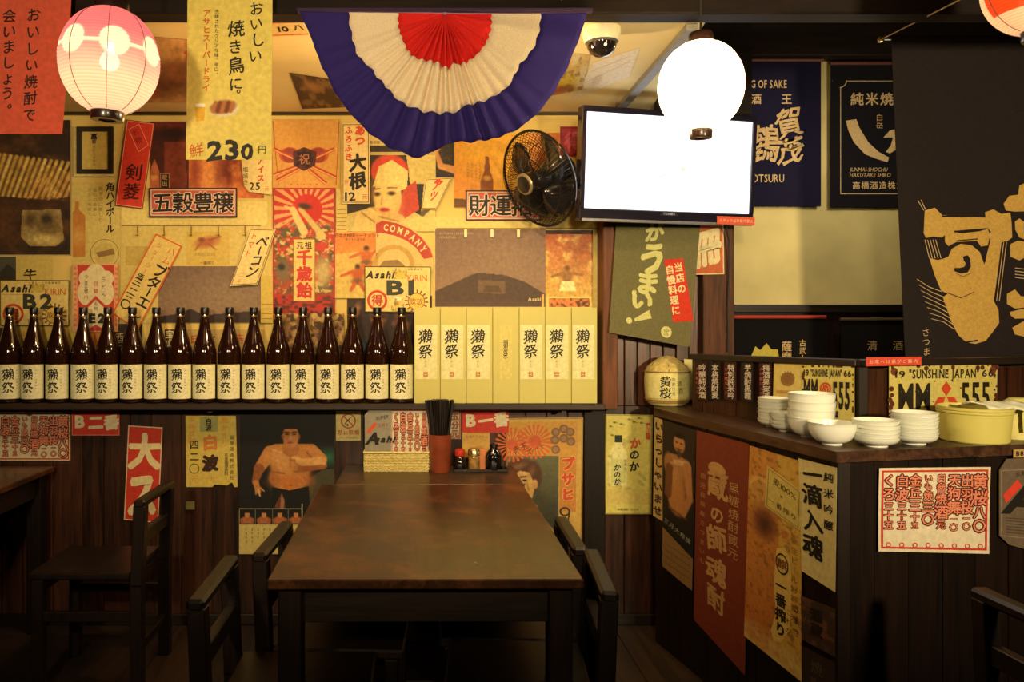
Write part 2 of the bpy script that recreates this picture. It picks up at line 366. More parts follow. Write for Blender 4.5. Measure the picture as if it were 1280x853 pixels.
# ---------------------------------------------------------------- the room
def struct(o): o['kind'] = 'structure'; return o
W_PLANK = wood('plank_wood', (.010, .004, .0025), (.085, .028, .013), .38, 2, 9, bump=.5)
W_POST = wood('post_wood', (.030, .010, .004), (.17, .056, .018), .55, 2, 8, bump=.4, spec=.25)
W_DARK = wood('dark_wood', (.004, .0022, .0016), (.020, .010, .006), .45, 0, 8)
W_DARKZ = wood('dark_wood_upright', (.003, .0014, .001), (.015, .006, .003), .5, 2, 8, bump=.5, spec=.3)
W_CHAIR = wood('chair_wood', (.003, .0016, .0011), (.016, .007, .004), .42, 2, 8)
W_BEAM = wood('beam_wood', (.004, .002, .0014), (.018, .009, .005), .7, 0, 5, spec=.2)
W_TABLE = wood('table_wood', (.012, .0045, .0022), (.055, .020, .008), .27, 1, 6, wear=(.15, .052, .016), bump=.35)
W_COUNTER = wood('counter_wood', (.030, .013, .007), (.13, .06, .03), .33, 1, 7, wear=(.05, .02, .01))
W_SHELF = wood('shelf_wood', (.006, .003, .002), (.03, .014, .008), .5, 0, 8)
PLASTER = mat('yellowed_plaster', C(222, 186, 96), .85, noise=.10, nscale=7, bump=.1)
PLASTER_R = mat('cream_plaster', C(214, 190, 120), .9, noise=.12, nscale=5, bump=.3)
CEIL = mat('cream_ceiling', C(230, 196, 120), .8, noise=.08, nscale=4, bump=.1)
FLOORM = mat('worn_floor', (.030, .018, .011), .5, noise=.5, nscale=6, bump=.2)
fl = struct(MB().box((-2.8, -2.5, -.06), (3.4, 5.0, 0)).build('floor', FLOORM))
for i in range(-6, 8):      # floor boards run away from the viewer
    for (a, b) in ((1.2, 2.6), (2.605, 3.57)):
        bb = MB().box((0, a, 0), (.212, b, .006), .002).build('floor_board', wood('floor_wood', (.010, .006, .004), (.05, .028, .016), .45, 1, 6), fl); bb.location.x = i*.215
# the plaster of the upper wall, the planks of the lower wall
wb = struct(MB().box((-2.8, YW, 0), (.9, YW+.12, 2.9)).build('wall_back', PLASTER))
xs = -1.98; k = 0; PW = {}
rnd = random.Random(3)
while xs < 1.02:
    wd = rnd.choice((.095, .12, .135)); wd = min(wd, 1.06-xs)
    if wd not in PW: PW[wd] = MB().box((.0015, 0, 0), (wd-.0015, .016, .985), .0025).build('plank', W_PLANK, wb); o = PW[wd]
    else: o = PW[wd].copy(); COL.objects.link(o)
    o.location = (xs, YW-.018+rnd.random()*.004, 0); xs += wd
# the panelled stretch between the posts, right of the shelf
wp = struct(MB().box((.9, YW, 0), (1.42, YW+.12, 2.9)).build('wall_panelled', W_PLANK))
for i in range(8):
    wd = .058; o = MB().box((.0015, 0, 0), (wd-.0015, .016, 1.4), .003).build('plank', wood('red_plank_wood', (.022, .006, .003), (.135, .040, .015), .35, 2, 9, bump=.5), wp); o.location = (.862+i*wd, YW-.018, .985)
def post(x0, x1, y0, y1, z0, z1, name='trim_1', m=None):
    return struct(MB().box((x0, y0, z0), (x1, y1, z1), .003).build(name, m or W_POST))
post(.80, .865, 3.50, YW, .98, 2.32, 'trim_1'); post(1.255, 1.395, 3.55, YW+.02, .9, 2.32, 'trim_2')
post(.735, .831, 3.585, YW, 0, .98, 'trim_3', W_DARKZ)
struct(MB().box((-2.8, 3.585, 0), (1.06, 3.602, .05), .003).build('baseboard_back', W_DARK))
struct(MB().box((-2.6, 3.585, ZC+.252*3.6), (.85, YW, ZC+.252*3.6+.03)).build('trim_4', W_DARK))
struct(MB().box((-2.95, -2.5, 0), (-2.8, 5, 2.9)).build('wall_left', W_DARKZ))
struct(MB().box((3.4, -2.5, 0), (3.55, 5, 2.9)).build('wall_right', W_DARKZ))
struct(MB().box((-2.95, -2.6, 0), (3.55, -2.5, 2.9)).build('wall_front', W_DARKZ))
# ceilings and beams
ZCE = 2.305
struct(MB().add([(-2.8, 2.46, ZCE), (.885, 2.46, ZCE), (1.03, 3.62, ZCE), (-2.8, 3.62, ZCE), (-2.8, 2.46, ZCE+.03), (.885, 2.46, ZCE+.03), (1.03, 3.62, ZCE+.03), (-2.8, 3.62, ZCE+.03)],
    [(0, 1, 2, 3), (4, 7, 6, 5), (0, 4, 5, 1), (1, 5, 6, 2), (2, 6, 7, 3), (3, 7, 4, 0)]).build('ceiling', CEIL))
struct(MB().box((-2.95, -2.6, 2.9), (3.55, 5.0, 3.0)).build('ceiling_boards', W_BEAM))
struct(MB().box((-2.8, 2.41, ZCE-.004), (3.4, 2.49, ZCE+.17), .006).build('trim_5', W_BEAM))
struct(MB().beam((.850, 2.50, ZCE-.012), (.872, 3.58, ZCE-.012), .035, .02).build('trim_6', mat('grey_batten', C(120, 110, 92), .6)))
struct(MB().box((-2.8, 2.475, ZCE-.0), (-1.05, 2.50, ZCE+.02)).build('trim_7', W_BEAM))
# right: cream wall behind the kitchen, dark header, ledge
YR = 3.9
struct(MB().box((1.40, YR, 0), (3.4, YR+.1, 2.9)).build('wall_kitchen', PLASTER_R))
struct(MB().box((.98, YR-.10, ZC+.322*3.85), (3.4, YR, 2.9), .004).build('trim_8', W_BEAM))
struct(MB().box((1.40, YR-.055, ZC+.004*3.85), (3.4, YR, ZC+.014*3.85), .003).build('trim_9', W_DARK))
struct(MB().box((1.40, YR-.02, .2), (3.4, YR, ZC+.004*3.85)).build('trim_10', W_DARKZ))
struct(MB().box((.90, YW-.005, ZCE+.0), (1.5, YR, 2.9)).build('trim_11', W_BEAM))
# the shelf under the bottles
sh = empty('wall_shelf', (-.6, 3.54, .98), label='long dark wooden shelf along the back wall carrying the row of bottles', cat='shelf')
MB().box((-2.15, 3.455, .982), (.80, 3.60, 1.009), .003).build('board', W_SHELF, sh).matrix_parent_inverse = Matrix.Translation((.6, -3.54, -.98))
for x in (-1.75, -.93, -.1, .62):
    MB().prism([(0, .982), (0, .965), (.02, .965), (.02, .982)], 3.50, 3.60).build('bracket', W_SHELF, sh, (x, 0, 0)).matrix_parent_inverse = Matrix.Translation((.6, -3.54, -.98))

# ---------------------------------------------------------------- bottles and boxes
GLASS = mat('dark_brown_glass', (.020, .006, .003), .06, coat=.6, noise=.2)
CAPM = mat('black_cap', (.008, .006, .005), .3)
LABEL = ink('bottle_label', .55, 80, .02)
def cyl_label(parent, r, z0, z1, ang0, half, items, paper, name='label'):
    """paper wrapped on a bottle; items = lettering laid on it by arc length (metres)"""
    seg = 18; V = []; Fc = []; K = []
    for i in range(seg+1):
        a = ang0-half+2*half*i/seg
        for z in (z0, z1): V.append((r*math.sin(a), -r*math.cos(a), z)); K.append(paper)
    Fc += [(2*i, 2*i+2, 2*i+3, 2*i+1) for i in range(seg)]
    for (t, x, z, size, c, sx, brush, bold) in items:
        for si, (cb, ox, oy) in enumerate(stamps(t, bold)):
            g, f = glyph(t, cb); g = g.copy()-np.array([.5, .38]); rn = random.Random(ord(t)); ph = rn.random()*6
            if brush: g0 = g.copy(); g[:, 0] += brush*.03*np.sin(g0[:, 1]*7+ph); g[:, 1] += brush*.03*np.sin(g0[:, 0]*6+ph)+g0[:, 0]*.14*brush
            g = g+np.array([ox, oy]); n = len(V)
            for px, py in g:
                a = ang0+(x+px*size*sx)/r; rr = r+.0004+si*.00003; V.append((rr*math.sin(a), -rr*math.cos(a), z+py*size)); K.append(c)
            Fc += [tuple(q+n for q in t_) for t_ in f]
    me = bpy.data.meshes.new(name); me.from_pydata(V, [], Fc); at = me.color_attributes.new('Col', 'FLOAT_COLOR', 'POINT')
    k = np.ones((len(V), 4)); k[:, :3] = C(np.array(K, float)); at.data.foreach_set('color', k.ravel()); me.update()
    return link(name, me, LABEL, parent)
INKC = (28, 20, 14)
bt = empty('sake_bottle', (0, 0, 0))
prof = [(0, .004), (.04, 0), (.050, .004), (.0515, .012), (.0515, .215), (.0495, .235), (.043, .262), (.034, .292), (.0255, .325), (.0195, .355), (.0165, .378), (.0158, .392)]
MB().lathe(prof, 28).build('glass', GLASS, bt)
MB().lathe([(.0150, .388), (.0185, .389), (.0190, .393), (.0190, .414), (.0175, .418), (0, .4185)], 20).build('cap', CAPM, bt)
MB().lathe([(.0172, .375), (.0178, .379), (.0172, .383)], 20).build('collar', mat('dull_brass', (.25, .15, .05), .4, .8), bt)
cyl_label(bt, .0520, .019, .168, 0, 1.30, [('獺', -.004, .126, .052, INKC, 1.0, 1, .014), ('祭', -.004, .068, .050, INKC, 1.0, 1, .02)]+[(c, .032, .142-.013*i, .008, (150, 124, 80), 1, 0, 0) for i, c in enumerate('純米大吟醸磨き')]+[(c, -.036, .14-.012*i, .007, (160, 134, 86), 1, 0, 0) for i, c in enumerate('山口県旭酒造')], (240, 226, 168))
bx = [12, 42.5, 73, 104.3, 135, 165.5, 195.5, 225.7, 256, 286.8, 317.3, 348, 379, 410.2, 440.8, 471.4, 502]
rot = [-.42, .03, 0, -.30, .08, .04, .02, -.03, .03, .05, .04, -.02, .02, .04, .03, .02, 0]
order = ['leftmost', 'second', 'third', 'fourth', 'fifth', 'sixth', 'seventh', 'eighth', 'ninth', 'tenth', 'eleventh', 'twelfth', 'thirteenth', 'fourteenth', 'fifteenth', 'sixteenth', 'seventeenth']
for i, x in enumerate(bx):
    o = bt if i == 0 else copy_tree(bt)
    o.location = U(x, 503, 3.528); o.location.z = 1.0092; o.rotation_euler.z = -rot[i]*1.0
    extra = {0: ', label turned aside', 3: ', label turned aside', 16: ', touching the gift boxes'}.get(i, '')
    tag(o, f'{order[i]} brown sake bottle{" from the left" if i else ""} on the long shelf{extra}', 'bottle', 'sake bottles in a row on the shelf')
BOXM = mat('pale_carton', C(202, 184, 96), .7, noise=.03, nscale=12)
edges = [517.6, 550.2, 583, 616, 649, 681.6, 714.4, 746.6]
YB = 3.478
bh = .1195*YB
for i in range(7):
    x0, x1 = (edges[i]-CX)/F*YB, (edges[i+1]-CX)/F*YB; wd = x1-x0-.0018
    r = MB().box((-wd/2, 0, 0), (wd/2, .108, bh), .0012).build('gift_box', BOXM, None, ((x0+x1)/2, YB+(.004 if i in (2, 5) else .0), 1.0095))
    plain = i == 3
    lb = 'pale yellow plain carton with small lettering, turned side on among the gift boxes' if plain else f'tall pale yellow gift box with white label, {order[i] if i else "first"} from the left beside the bottles'
    tag(r, lb, 'box', 'tall gift boxes at the end of the shelf')
    sh_ = Sheet('label' if not plain else 'lettering', None, None, [Vector((a, 0, b)) for a, b in ((-wd/2+(.004 if not plain else .03), bh-.075), (wd/2-(.012 if not plain else .03), bh-.075), (wd/2-(.012 if not plain else .03), bh-.31), (-wd/2+(.004 if not plain else .03), bh-.31))], (0, 0, 28, 67), (226, 210, 138) if not plain else (212, 190, 98), thick=.0004)
    sh_.root.parent = r; del_l = sh_
    if not plain:
        sh_.text('獺祭', 13, 14, 18, INKC, pitch=18.5, brush=1, bold=.012, sx=1.0)
        sh_.text('三割九分', 13, 42, 2.6, (150, 110, 60), pitch=3.2); sh_.rect(10.5, 58, 16, 64, (196, 120, 60)); sh_.rect(11.5, 59, 15, 60, (226, 210, 138), 2); sh_.rect(11.5, 61.4, 15, 62.2, (226, 210, 138), 2)
    else: sh_.text('獺祭', 13, 24, 13, INKC, pitch=12, brush=.8, bold=.01, sx=.9)
    sh_.done()

# ---------------------------------------------------------------- furniture
def table(name, x0, x1, y0, y1, label, z=.72, rz=0, m=None, draw=True):
    cx, cy = (x0+x1)/2, (y0+y1)/2; w_, d_ = (x1-x0)/2, (y1-y0)/2
    r = empty(name, (cx, cy, 0), rz, label, 'table')
    MB().box((-w_, -d_, z-.026), (w_, d_, z), .004).build('tabletop', m or W_TABLE, r)
    a = MB(); i_ = .045
    for s_, e_ in (((-w_+i_, -d_+i_), (w_-i_, -d_+i_+.022)), ((-w_+i_, d_-i_-.022), (w_-i_, d_-i_))):
        MB().box((s_[0], s_[1], z-.125), (e_[0], e_[1], z-.0265), .002).build('apron', W_DARK, r)
    for x in (-w_+i_, w_-i_-.022): MB().box((x, -d_+i_+.02, z-.125), (x+.022, d_-i_-.02, z-.0265), .002).build('apron', W_DARK, r)
    for sx in (-1, 1):
        for sy in (-1, 1):
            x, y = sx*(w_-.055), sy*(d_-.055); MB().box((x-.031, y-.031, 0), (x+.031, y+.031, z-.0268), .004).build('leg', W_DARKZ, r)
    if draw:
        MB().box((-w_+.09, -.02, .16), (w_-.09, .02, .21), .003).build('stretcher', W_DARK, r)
    return r
table('dining_table', -.392, .414, 2.03, 3.175, 'dark worn wooden dining table in the centre foreground', rz=.006)
table('side_table', -.337, .414, 3.18, 3.58, 'small dark table pushed against the wall, holding basket and chopsticks', m=wood('side_table_wood', (.025, .012, .007), (.085, .042, .02), .3, 0, 6, wear=(.12, .06, .03), bump=.12))
table('dining_table', -2.55, -1.63, 2.35, 3.57, 'dark wooden table at the left edge below the red lettered menu')
def chair(loc, rz, label, wdt=.36, H=.71):
    """local: backrest in the plane x=0, seat towards +x, centred on y"""
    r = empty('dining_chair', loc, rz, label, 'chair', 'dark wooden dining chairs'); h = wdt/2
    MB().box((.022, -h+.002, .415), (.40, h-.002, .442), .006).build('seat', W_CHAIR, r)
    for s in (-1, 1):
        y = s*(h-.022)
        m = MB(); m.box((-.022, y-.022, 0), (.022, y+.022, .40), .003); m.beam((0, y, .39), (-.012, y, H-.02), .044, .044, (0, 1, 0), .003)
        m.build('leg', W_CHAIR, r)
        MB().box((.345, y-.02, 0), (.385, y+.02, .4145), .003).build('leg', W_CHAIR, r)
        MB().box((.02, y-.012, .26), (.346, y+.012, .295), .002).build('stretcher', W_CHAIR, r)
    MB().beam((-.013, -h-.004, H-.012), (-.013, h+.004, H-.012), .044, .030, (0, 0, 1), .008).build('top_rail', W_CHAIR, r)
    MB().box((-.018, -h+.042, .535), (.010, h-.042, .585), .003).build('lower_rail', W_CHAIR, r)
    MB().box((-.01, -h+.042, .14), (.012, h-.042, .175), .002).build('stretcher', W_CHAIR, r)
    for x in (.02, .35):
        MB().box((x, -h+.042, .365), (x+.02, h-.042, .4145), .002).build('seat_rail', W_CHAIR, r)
    return r
chair((-.523, 2.085, 0), 0, 'dark wooden chair tucked in at the left front side of the centre table')
chair((-.437, 2.46, 0), math.radians(-3), 'dark wooden chair at the left side, behind the nearest left one')
chair((.470, 2.145, 0), math.pi+math.radians(-5), 'dark wooden chair tucked in at the right front side of the centre table')
chair((.460, 2.52, 0), math.pi+math.radians(-1), 'dark wooden chair at the right side, behind the nearest right one')
chair((-1.045, 3.12, 0), math.pi, 'dark wooden chair in the shadow at the left, facing the corner table')
chair((1.42, 1.82, 0), math.radians(4), 'dark wooden chair at the lower right in front of the counter')

# ---------------------------------------------------------------- the counter
TZ = 1.0                                       # height of its top
CA, CB = (1.000, 3.40), (1.213, 2.315)         # its side, under the posters
DA, DB = (1.213, 2.315), (3.3, 2.753)          # its front
SA, SB = (1.122, 3.30), (1.441, 2.62)          # low screen above, side
TA, TB = (1.441, 2.62), (3.3, 3.05)            # low screen above, front
ct = empty('counter', (1.3, 2.9, 0), label='dark wooden corner counter covered in posters, with bowls on top', cat='counter')
INV = Matrix.Translation((-1.3, -2.9, 0))
def cpart(mb, name, m): o = mb.build(name, m, ct); o.matrix_parent_inverse = INV; return o
def slab(poly, z0, z1):
    n = len(poly); m = MB(); tri = geometry.tessellate_polygon([[Vector((x, y, 0)) for x, y in poly]])
    m.add([(x, y, z0) for x, y in poly]+[(x, y, z1) for x, y in poly], [tuple(t[::-1]) for t in tri]+[tuple(i+n for i in t) for t in tri]+[(i, (i+1) % n, (i+1) % n+n, i+n) for i in range(n)]); return m
cpart(slab([(1.052, 3.60), (.990, 3.39), (1.195, 2.294), (3.3, 2.736), (3.3, 3.3), (1.55, 2.90), (1.28, 3.60)], TZ-.032, TZ), 'worktop', W_COUNTER)
def wallstrip(A, B, z0, z1, th, nm, m, n, gap=.0015, parent=None, inv=True, back=1):
    """upright boards side by side along the line A-B"""
    A, B = Vector((*A, 0)), Vector((*B, 0)); d = (B-A); L = d.length; d.normalize(); nrm = Vector((d.y, -d.x, 0))*back
    for i in range(n):
        p, q = A+d*(L*i/n+gap), A+d*(L*(i+1)/n-gap); mb = MB()
        jit = ((i*7) % 5)*.0006; a, b = nrm*jit, nrm*(jit+th)
        vs = [p+a, q+a, q+b, p+b]; cen = (p+q)/2
        mb.add([v-cen+Vector((0, 0, z0)) for v in vs]+[v-cen+Vector((0, 0, z1)) for v in vs], [(3, 2, 1, 0), (4, 5, 6, 7), (0, 1, 5, 4), (1, 2, 6, 5), (2, 3, 7, 6), (3, 0, 4, 7)])
        o = mb.build(nm, m, parent, cen)
        if inv: o.matrix_parent_inverse = Matrix.Translation(-parent.location)
wallstrip(CA, CB, 0, TZ-.0325, .02, 'plank', W_DARKZ, 11, parent=ct, back=-1)
wallstrip((1.062, 3.595), CA, 0, TZ-.0325, .02, 'plank', W_DARKZ, 2, parent=ct, back=-1)
wallstrip(DA, DB, 0, TZ-.0325, .02, 'plank', W_DARKZ, 18, parent=ct, back=-1)
cpart(MB().box((1.206, 2.312, 0), (1.246, 2.352, TZ-.0325), .003), 'corner_post', W_DARKZ)
sc_ = empty('counter_screen', (1.45, 2.65, TZ), label='low dark boarded screen standing along the back of the counter', cat='screen')
wallstrip(SA, SB, .0005+TZ, 1.215, .018, 'plank', wood('screen_wood', (.012, .004, .002), (.075, .024, .010), .35, 2, 9, bump=.4), 13, parent=sc_, back=-1)
wallstrip(TA, TB, .0005+TZ, 1.215, .018, 'plank', _mats['screen_wood'], 16, parent=sc_, back=-1)
for (A, B, z0, z1) in ((SA, SB, 1.222, 1.236), (TA, TB, 1.236, 1.236)):
    m = MB(); m.beam((A[0], A[1], z0), (B[0], B[1], z1), .045, .022, (0, 0, 1), .002); o = m.build('top_rail', W_DARK, sc_); o.matrix_parent_inverse = Matrix.Translation(-sc_.location)
m = MB().box((1.428, 2.606, TZ+.0005), (1.462, 2.640, 1.224), .003); o = m.build('corner_post', W_DARKZ, sc_); o.matrix_parent_inverse = Matrix.Translation(-sc_.location)
# bowls
CHINA = mat('white_china', C(236, 228, 196), .22, noise=.03, nscale=8, coat=.3)
def bowl_mesh(r, h, rf):
    """outer and inner wall of one bowl with a foot ring"""
    out = [(0, .004), (rf*.8, .004), (rf*.86, 0), (rf, 0), (rf*1.0, .007)]
    for i in range(1, 9): t = i/8; out.append((rf+(r-rf)*math.sin(t*math.pi/2)**.75, .007+(h-.007)*(1-math.cos(t*math.pi/2))**.9))
    inn = [(a-.0035, b+.003) for a, b in out[::-1][1:9]]+[(0, .012)]
    return MB().lathe(out+[(r+.0008, h+.001), (r-.002, h+.001)]+inn, 30)
def bowls(px, base, rpx, n, r_h, pitch, what, Yadd=None, rf=.5, z0=TZ+.0003):
    pitch *= .93; Y = (ZC-TZ)/((base-CY)/F); R = rpx/F*Y; Y += R*rf; R = rpx/F*Y; x = (px-CX)/F*Y
    proto = bowl_mesh(R, R*r_h, R*rf)
    first = None
    for i in range(n):
        o = proto.build('bowl', CHINA) if first is None else first.copy()
        if first is None: first = o
        else: COL.objects.link(o)
        o.location = (x+math.sin(i*2.1+px)*.0012, Y+math.cos(i*1.7)*.0012, z0+i*pitch)
        pos = '' if n == 1 else ('lowest in' if i == 0 else 'topmost in' if i == n-1 else f'{["","second","third","fourth","fifth","sixth","seventh","eighth"][i]} from the bottom in')
        tag(o, f'white china bowl {pos} {what}'.replace('  ', ' '), 'bowl', None if n == 1 else f'bowls of {what}')
    return first
bowls(967.5, 535.2, 19.0, 7, .50, .0134, 'the stack furthest left on the counter')
bowls(984, 540.6, 18.6, 4, .50, .0134, 'the low stack squeezed between the tall ones')
bowls(1014.5, 548.6, 27.2, 4, .92, .0275, 'the tall stack of large bowls', rf=.46)
bowls(1040.7, 557.6, 28, 1, .98, .02, 'standing alone in front of the tall large stack', rf=.42)
bowls(1094.7, 560, 26.6, 5, .46, .0132, 'the low stack right of the single bowl')
bowls(1143, 557, 26.2, 7, .44, .0122, 'the stack beside the yellow basin')
# basin and the wrapped packet
YEL = mat('yellow_plastic', C(214, 194, 96), .4, noise=.05, nscale=6)
b = U(1217, 560, 2.66); bs = empty('basin', (1.732, 2.50, TZ+.0003), label='round pale yellow plastic basin at the right end of the counter', cat='basin')
bs.scale = (.94, .94, .94)
MB().lathe([(0, .003), (.094, .0), (.098, .004), (.1065, .104), (.1105, .106), (.1105, .113), (.105, .115), (.1035, .111), (.0945, .008), (0, .007)], 40).build('body', YEL, bs)
MB().lathe([(.1063, .094), (.1093, .096), (.1093, .1005), (.1063, .1025)], 40).build('rib', YEL, bs)
pk = empty('packet', (1.925, 2.555, TZ+.0003), rz=.15, label='crumpled printed cream paper packet beside the yellow basin', cat='packet')
pk.scale = (.88, .88, .88)
m = MB(); vs = []; n = 14
rn = random.Random(5)
for j in range(9):
    for i in range(n):
        a = 2*math.pi*i/n; t = j/8; r0 = (.088 if t < .9 else .06)*(1-.12*t); vs.append((r0*math.cos(a)*(1+rn.uniform(-.05, .05)), .6*r0*math.sin(a)*(1+rn.uniform(-.05, .05)), .145*t+(rn.uniform(-.006, .006) if 0 < j < 8 else 0)))
fs = [(j*n+i, j*n+(i+1) % n, (j+1)*n+(i+1) % n, (j+1)*n+i) for j in range(8) for i in range(n)]+[tuple(range(n))[::-1], tuple(8*n+i for i in range(n))]
m.add(vs, fs, True); m.build('wrapping', mat('cream_wrap', C(226, 206, 110), .6, noise=.1, nscale=20, bump=.4), pk)
cl = Sheet('print', None, None, [Vector((-.06, -.056, .11)), Vector((.04, -.056, .11)), Vector((.04, -.060, .03)), Vector((-.06, -.060, .03))], (0, 0, 30, 24), (226, 206, 110), thick=.0004)
cl.root.parent = pk; cl.disc(12, 11, 8, (190, 150, 60), r0=6.8); cl.text('味', 12, 11, 9, (120, 90, 40)); cl.text('うまい', 8, 21.5, 4, (200, 90, 40), d='h'); cl.done()
# the towel draped on the basin's rim
m = MB(); vs = []; nx, ny = 14, 8
for j in range(ny+1):
    for i in range(nx+1):
        x = -.075+.15*i/nx; y = -.06+.11*j/ny; z = .004*math.sin(i*.9+j*.4)+.003*math.cos(j*1.3)-max(0, -.035-y)*.7; vs.append((x+.008*math.sin(j*.8), y, z))
g = nx+1; m.add(vs, [(j*g+i, j*g+i+1, (j+1)*g+i+1, (j+1)*g+i) for j in range(ny) for i in range(nx)], True)
tw = m.build('cloth', mat('white_cloth', C(236, 226, 180), .9, noise=.06, nscale=60), None, (1.80, 2.50, TZ+.117), .1)
sm = tw.modifiers.new('thick', 'SOLIDIFY'); sm.thickness = .004
tag(tw, 'folded white cloth lying across the rim of the yellow basin', 'cloth')
# the straw-wrapped barrel
bp_ = U(834, 507, 3.50); br = empty('sake_barrel', (bp_.x, 3.50, TZ+.0003), label='small straw-wrapped sake barrel on the left end of the counter', cat='barrel')
rb = .0975
MB().lathe([(0, .002), (rb*.70, 0), (rb*.80, .006), (rb*.95, .03), (rb*.985, .06), (rb, .11), (rb*.97, .145), (rb*.90, .158), (0, .158)], 40).build('body', mat('barrel_wrap', C(214, 196, 112), .75, noise=.15, nscale=30, bump=.3), br)
MB().lathe([(rb*.94, .150), (rb*.90, .166), (rb*.62, .190), (rb*.30, .210), (0, .216)], 40).build('lid', mat('straw_lid', C(196, 170, 92), .9, noise=.3, nscale=60, bump=.6), br)
ROPE = mat('rope', C(150, 110, 52), .9, noise=.3, nscale=150)
for z, rr in ((.148, rb*.985), (.018, rb*.91), (.026, rb*.95)):
    MB().tube([(rr*math.cos(t*math.pi/18), rr*math.sin(t*math.pi/18), z) for t in range(36)], .0032, 6, closed=True).build('rope', ROPE, br)
for k in range(6):
    a = k*math.pi/3+.3; MB().tube([(rb*.99*math.cos(a), rb*.99*math.sin(a), .148), (rb*.75*math.cos(a), rb*.75*math.sin(a), .18), (.01*math.cos(a), .01*math.sin(a), .201)], .0022, 5).build('rope', ROPE, br)
cyl_label(br, rb+.001, .036, .128, -.15, 1.1, [('黄', -.022, .108, .048, INKC, 1, .6, .02), ('桜', -.022, .060, .050, INKC, 1, .6, .02), ('清', .038, .10, .026, (110, 84, 40), 1, .5, .01), ('酒', .040, .070, .030, (110, 84, 40), 1, .5, .01)]+[(c, .012, .118-.02*i, .016, (60, 44, 24), 1, .5, .01) for i, c in enumerate('京都伏見')], (216, 198, 118))
# ---------------------------------------------------------------- lanterns
def paper_lantern(name, px, py, Y, rx, rz, label, fn, power, pcol, emis, tilt=(0, 0), ribs=38, zc=None, cap=.32, strings=8, capm=None):
    c = U(px, py, Y); r = empty(name, c, label=label, cat='lantern'); r.rotation_euler = (tilt[0], tilt[1], 0)
    nz, na = ribs*2, 192; V = []; K = []
    for j in range(nz+1):
        t = -1+2*j/nz; ph = t*math.acos(cap*.98)/1.0; 
        # latitude from cap to cap
        rr = rx*math.cos(ph)**.92*(1+(.006 if j % 2 else -.006)); z = rz*math.sin(ph)
        for i in range(na):
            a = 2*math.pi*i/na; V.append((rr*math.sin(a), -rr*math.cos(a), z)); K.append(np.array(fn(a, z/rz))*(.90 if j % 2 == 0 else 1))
    Fc = [(j*na+i, j*na+(i+1) % na, (j+1)*na+(i+1) % na, (j+1)*na+i) for j in range(nz) for i in range(na)]
    me = bpy.data.meshes.new('shade'); me.from_pydata(V, [], Fc); me.polygons.foreach_set('use_smooth', [True]*len(Fc))
    at = me.color_attributes.new('Col', 'FLOAT_COLOR', 'POINT'); k = np.ones((len(V), 4)); k[:, :3] = srgb(np.array(K, float)); at.data.foreach_set('color', k.ravel())
    mname = name+'_paper'; m, nt, b = nodes(mname); nt.nodes.remove(b); out = nt.nodes['Material Output']
    av = N(nt, 'ShaderNodeAttribute'); av.attribute_name = 'Col'
    tl = N(nt, 'ShaderNodeBsdfTranslucent'); df = N(nt, 'ShaderNodeBsdfDiffuse'); em = N(nt, 'ShaderNodeEmission'); tr = N(nt, 'ShaderNodeBsdfTransparent')
    for n_ in (tl, df, em): nt.links.new(av.outputs['Color'], n_.inputs['Color'])
    em.inputs['Strength'].default_value = emis
    m1 = N(nt, 'ShaderNodeMixShader'); m1.inputs[0].default_value = .35; nt.links.new(tl.outputs[0], m1.inputs[1]); nt.links.new(df.outputs[0], m1.inputs[2])
    ad = N(nt, 'ShaderNodeAddShader'); nt.links.new(m1.outputs[0], ad.inputs[0]); nt.links.new(em.outputs[0], ad.inputs[1])
    m2 = N(nt, 'ShaderNodeMixShader'); m2.inputs[0].default_value = .07; nt.links.new(ad.outputs[0], m2.inputs[1]); nt.links.new(tr.outputs[0], m2.inputs[2])
    nt.links.new(m2.outputs[0], out.inputs['Surface']); me.update(); link('shade', me, m, r)
    zt = rz*math.sin(math.acos(cap*.98)); rc = rx*cap
    cm = capm or mat('lantern_cap', (.025, .010, .007), .3, coat=.4)
    MB().lathe([(rc*.55, -zt-.022), (rc*1.0, -zt-.022), (rc*1.04, -zt-.018), (rc*1.04, -zt+.010), (rc*.98, -zt+.014), (rc*.94, -zt+.010), (rc*.94, -zt-.016), (rc*.55, -zt-.018)], 32).build('bottom_ring', cm, r)
    MB().lathe([(0, zt+.028), (rc*1.0, zt+.026), (rc*1.12, zt+.018), (rc*1.12, zt-.004), (rc*1.0, zt-.008)], 32).build('top_cap', cm, r)
    st = MB()
    for i in range(strings):
        a = 2*math.pi*(i+.42)/strings
        st = MB().tube([(rx*1.012*math.cos(p)**.92*math.sin(a), -rx*1.012*math.cos(p)**.92*math.cos(a), rz*1.005*math.sin(p)) for p in np.linspace(-1.2, 1.2, 17)], .0009, 4)
        st.build('string', mat('lantern_string', (.22, .06, .05), .8), r)
    MB().tube([(0, 0, zt+.02), (0, 0, zt+.28)], .003, 6).build('cord', mat('black_cord', (.01, .008, .007), .6), r)
    MB().lathe([(0, -.026), (.015, -.021), (.024, -.008), (.025, .003), (.020, .016), (.011, .026), (.009, .05)], 20).build('bulb', mat('bulb_glass', (.9, .9, .8), .4, emit=(1, .93, .75), estr=7), r)
    l = bpy.data.lights.new('lantern_light', 'POINT'); l.energy = power; l.color = pcol; l.shadow_soft_size = .034
    lo = bpy.data.objects.new('lantern_light', l); COL.objects.link(lo); lo.parent = r; lo.location = (0, 0, .0)
    return r
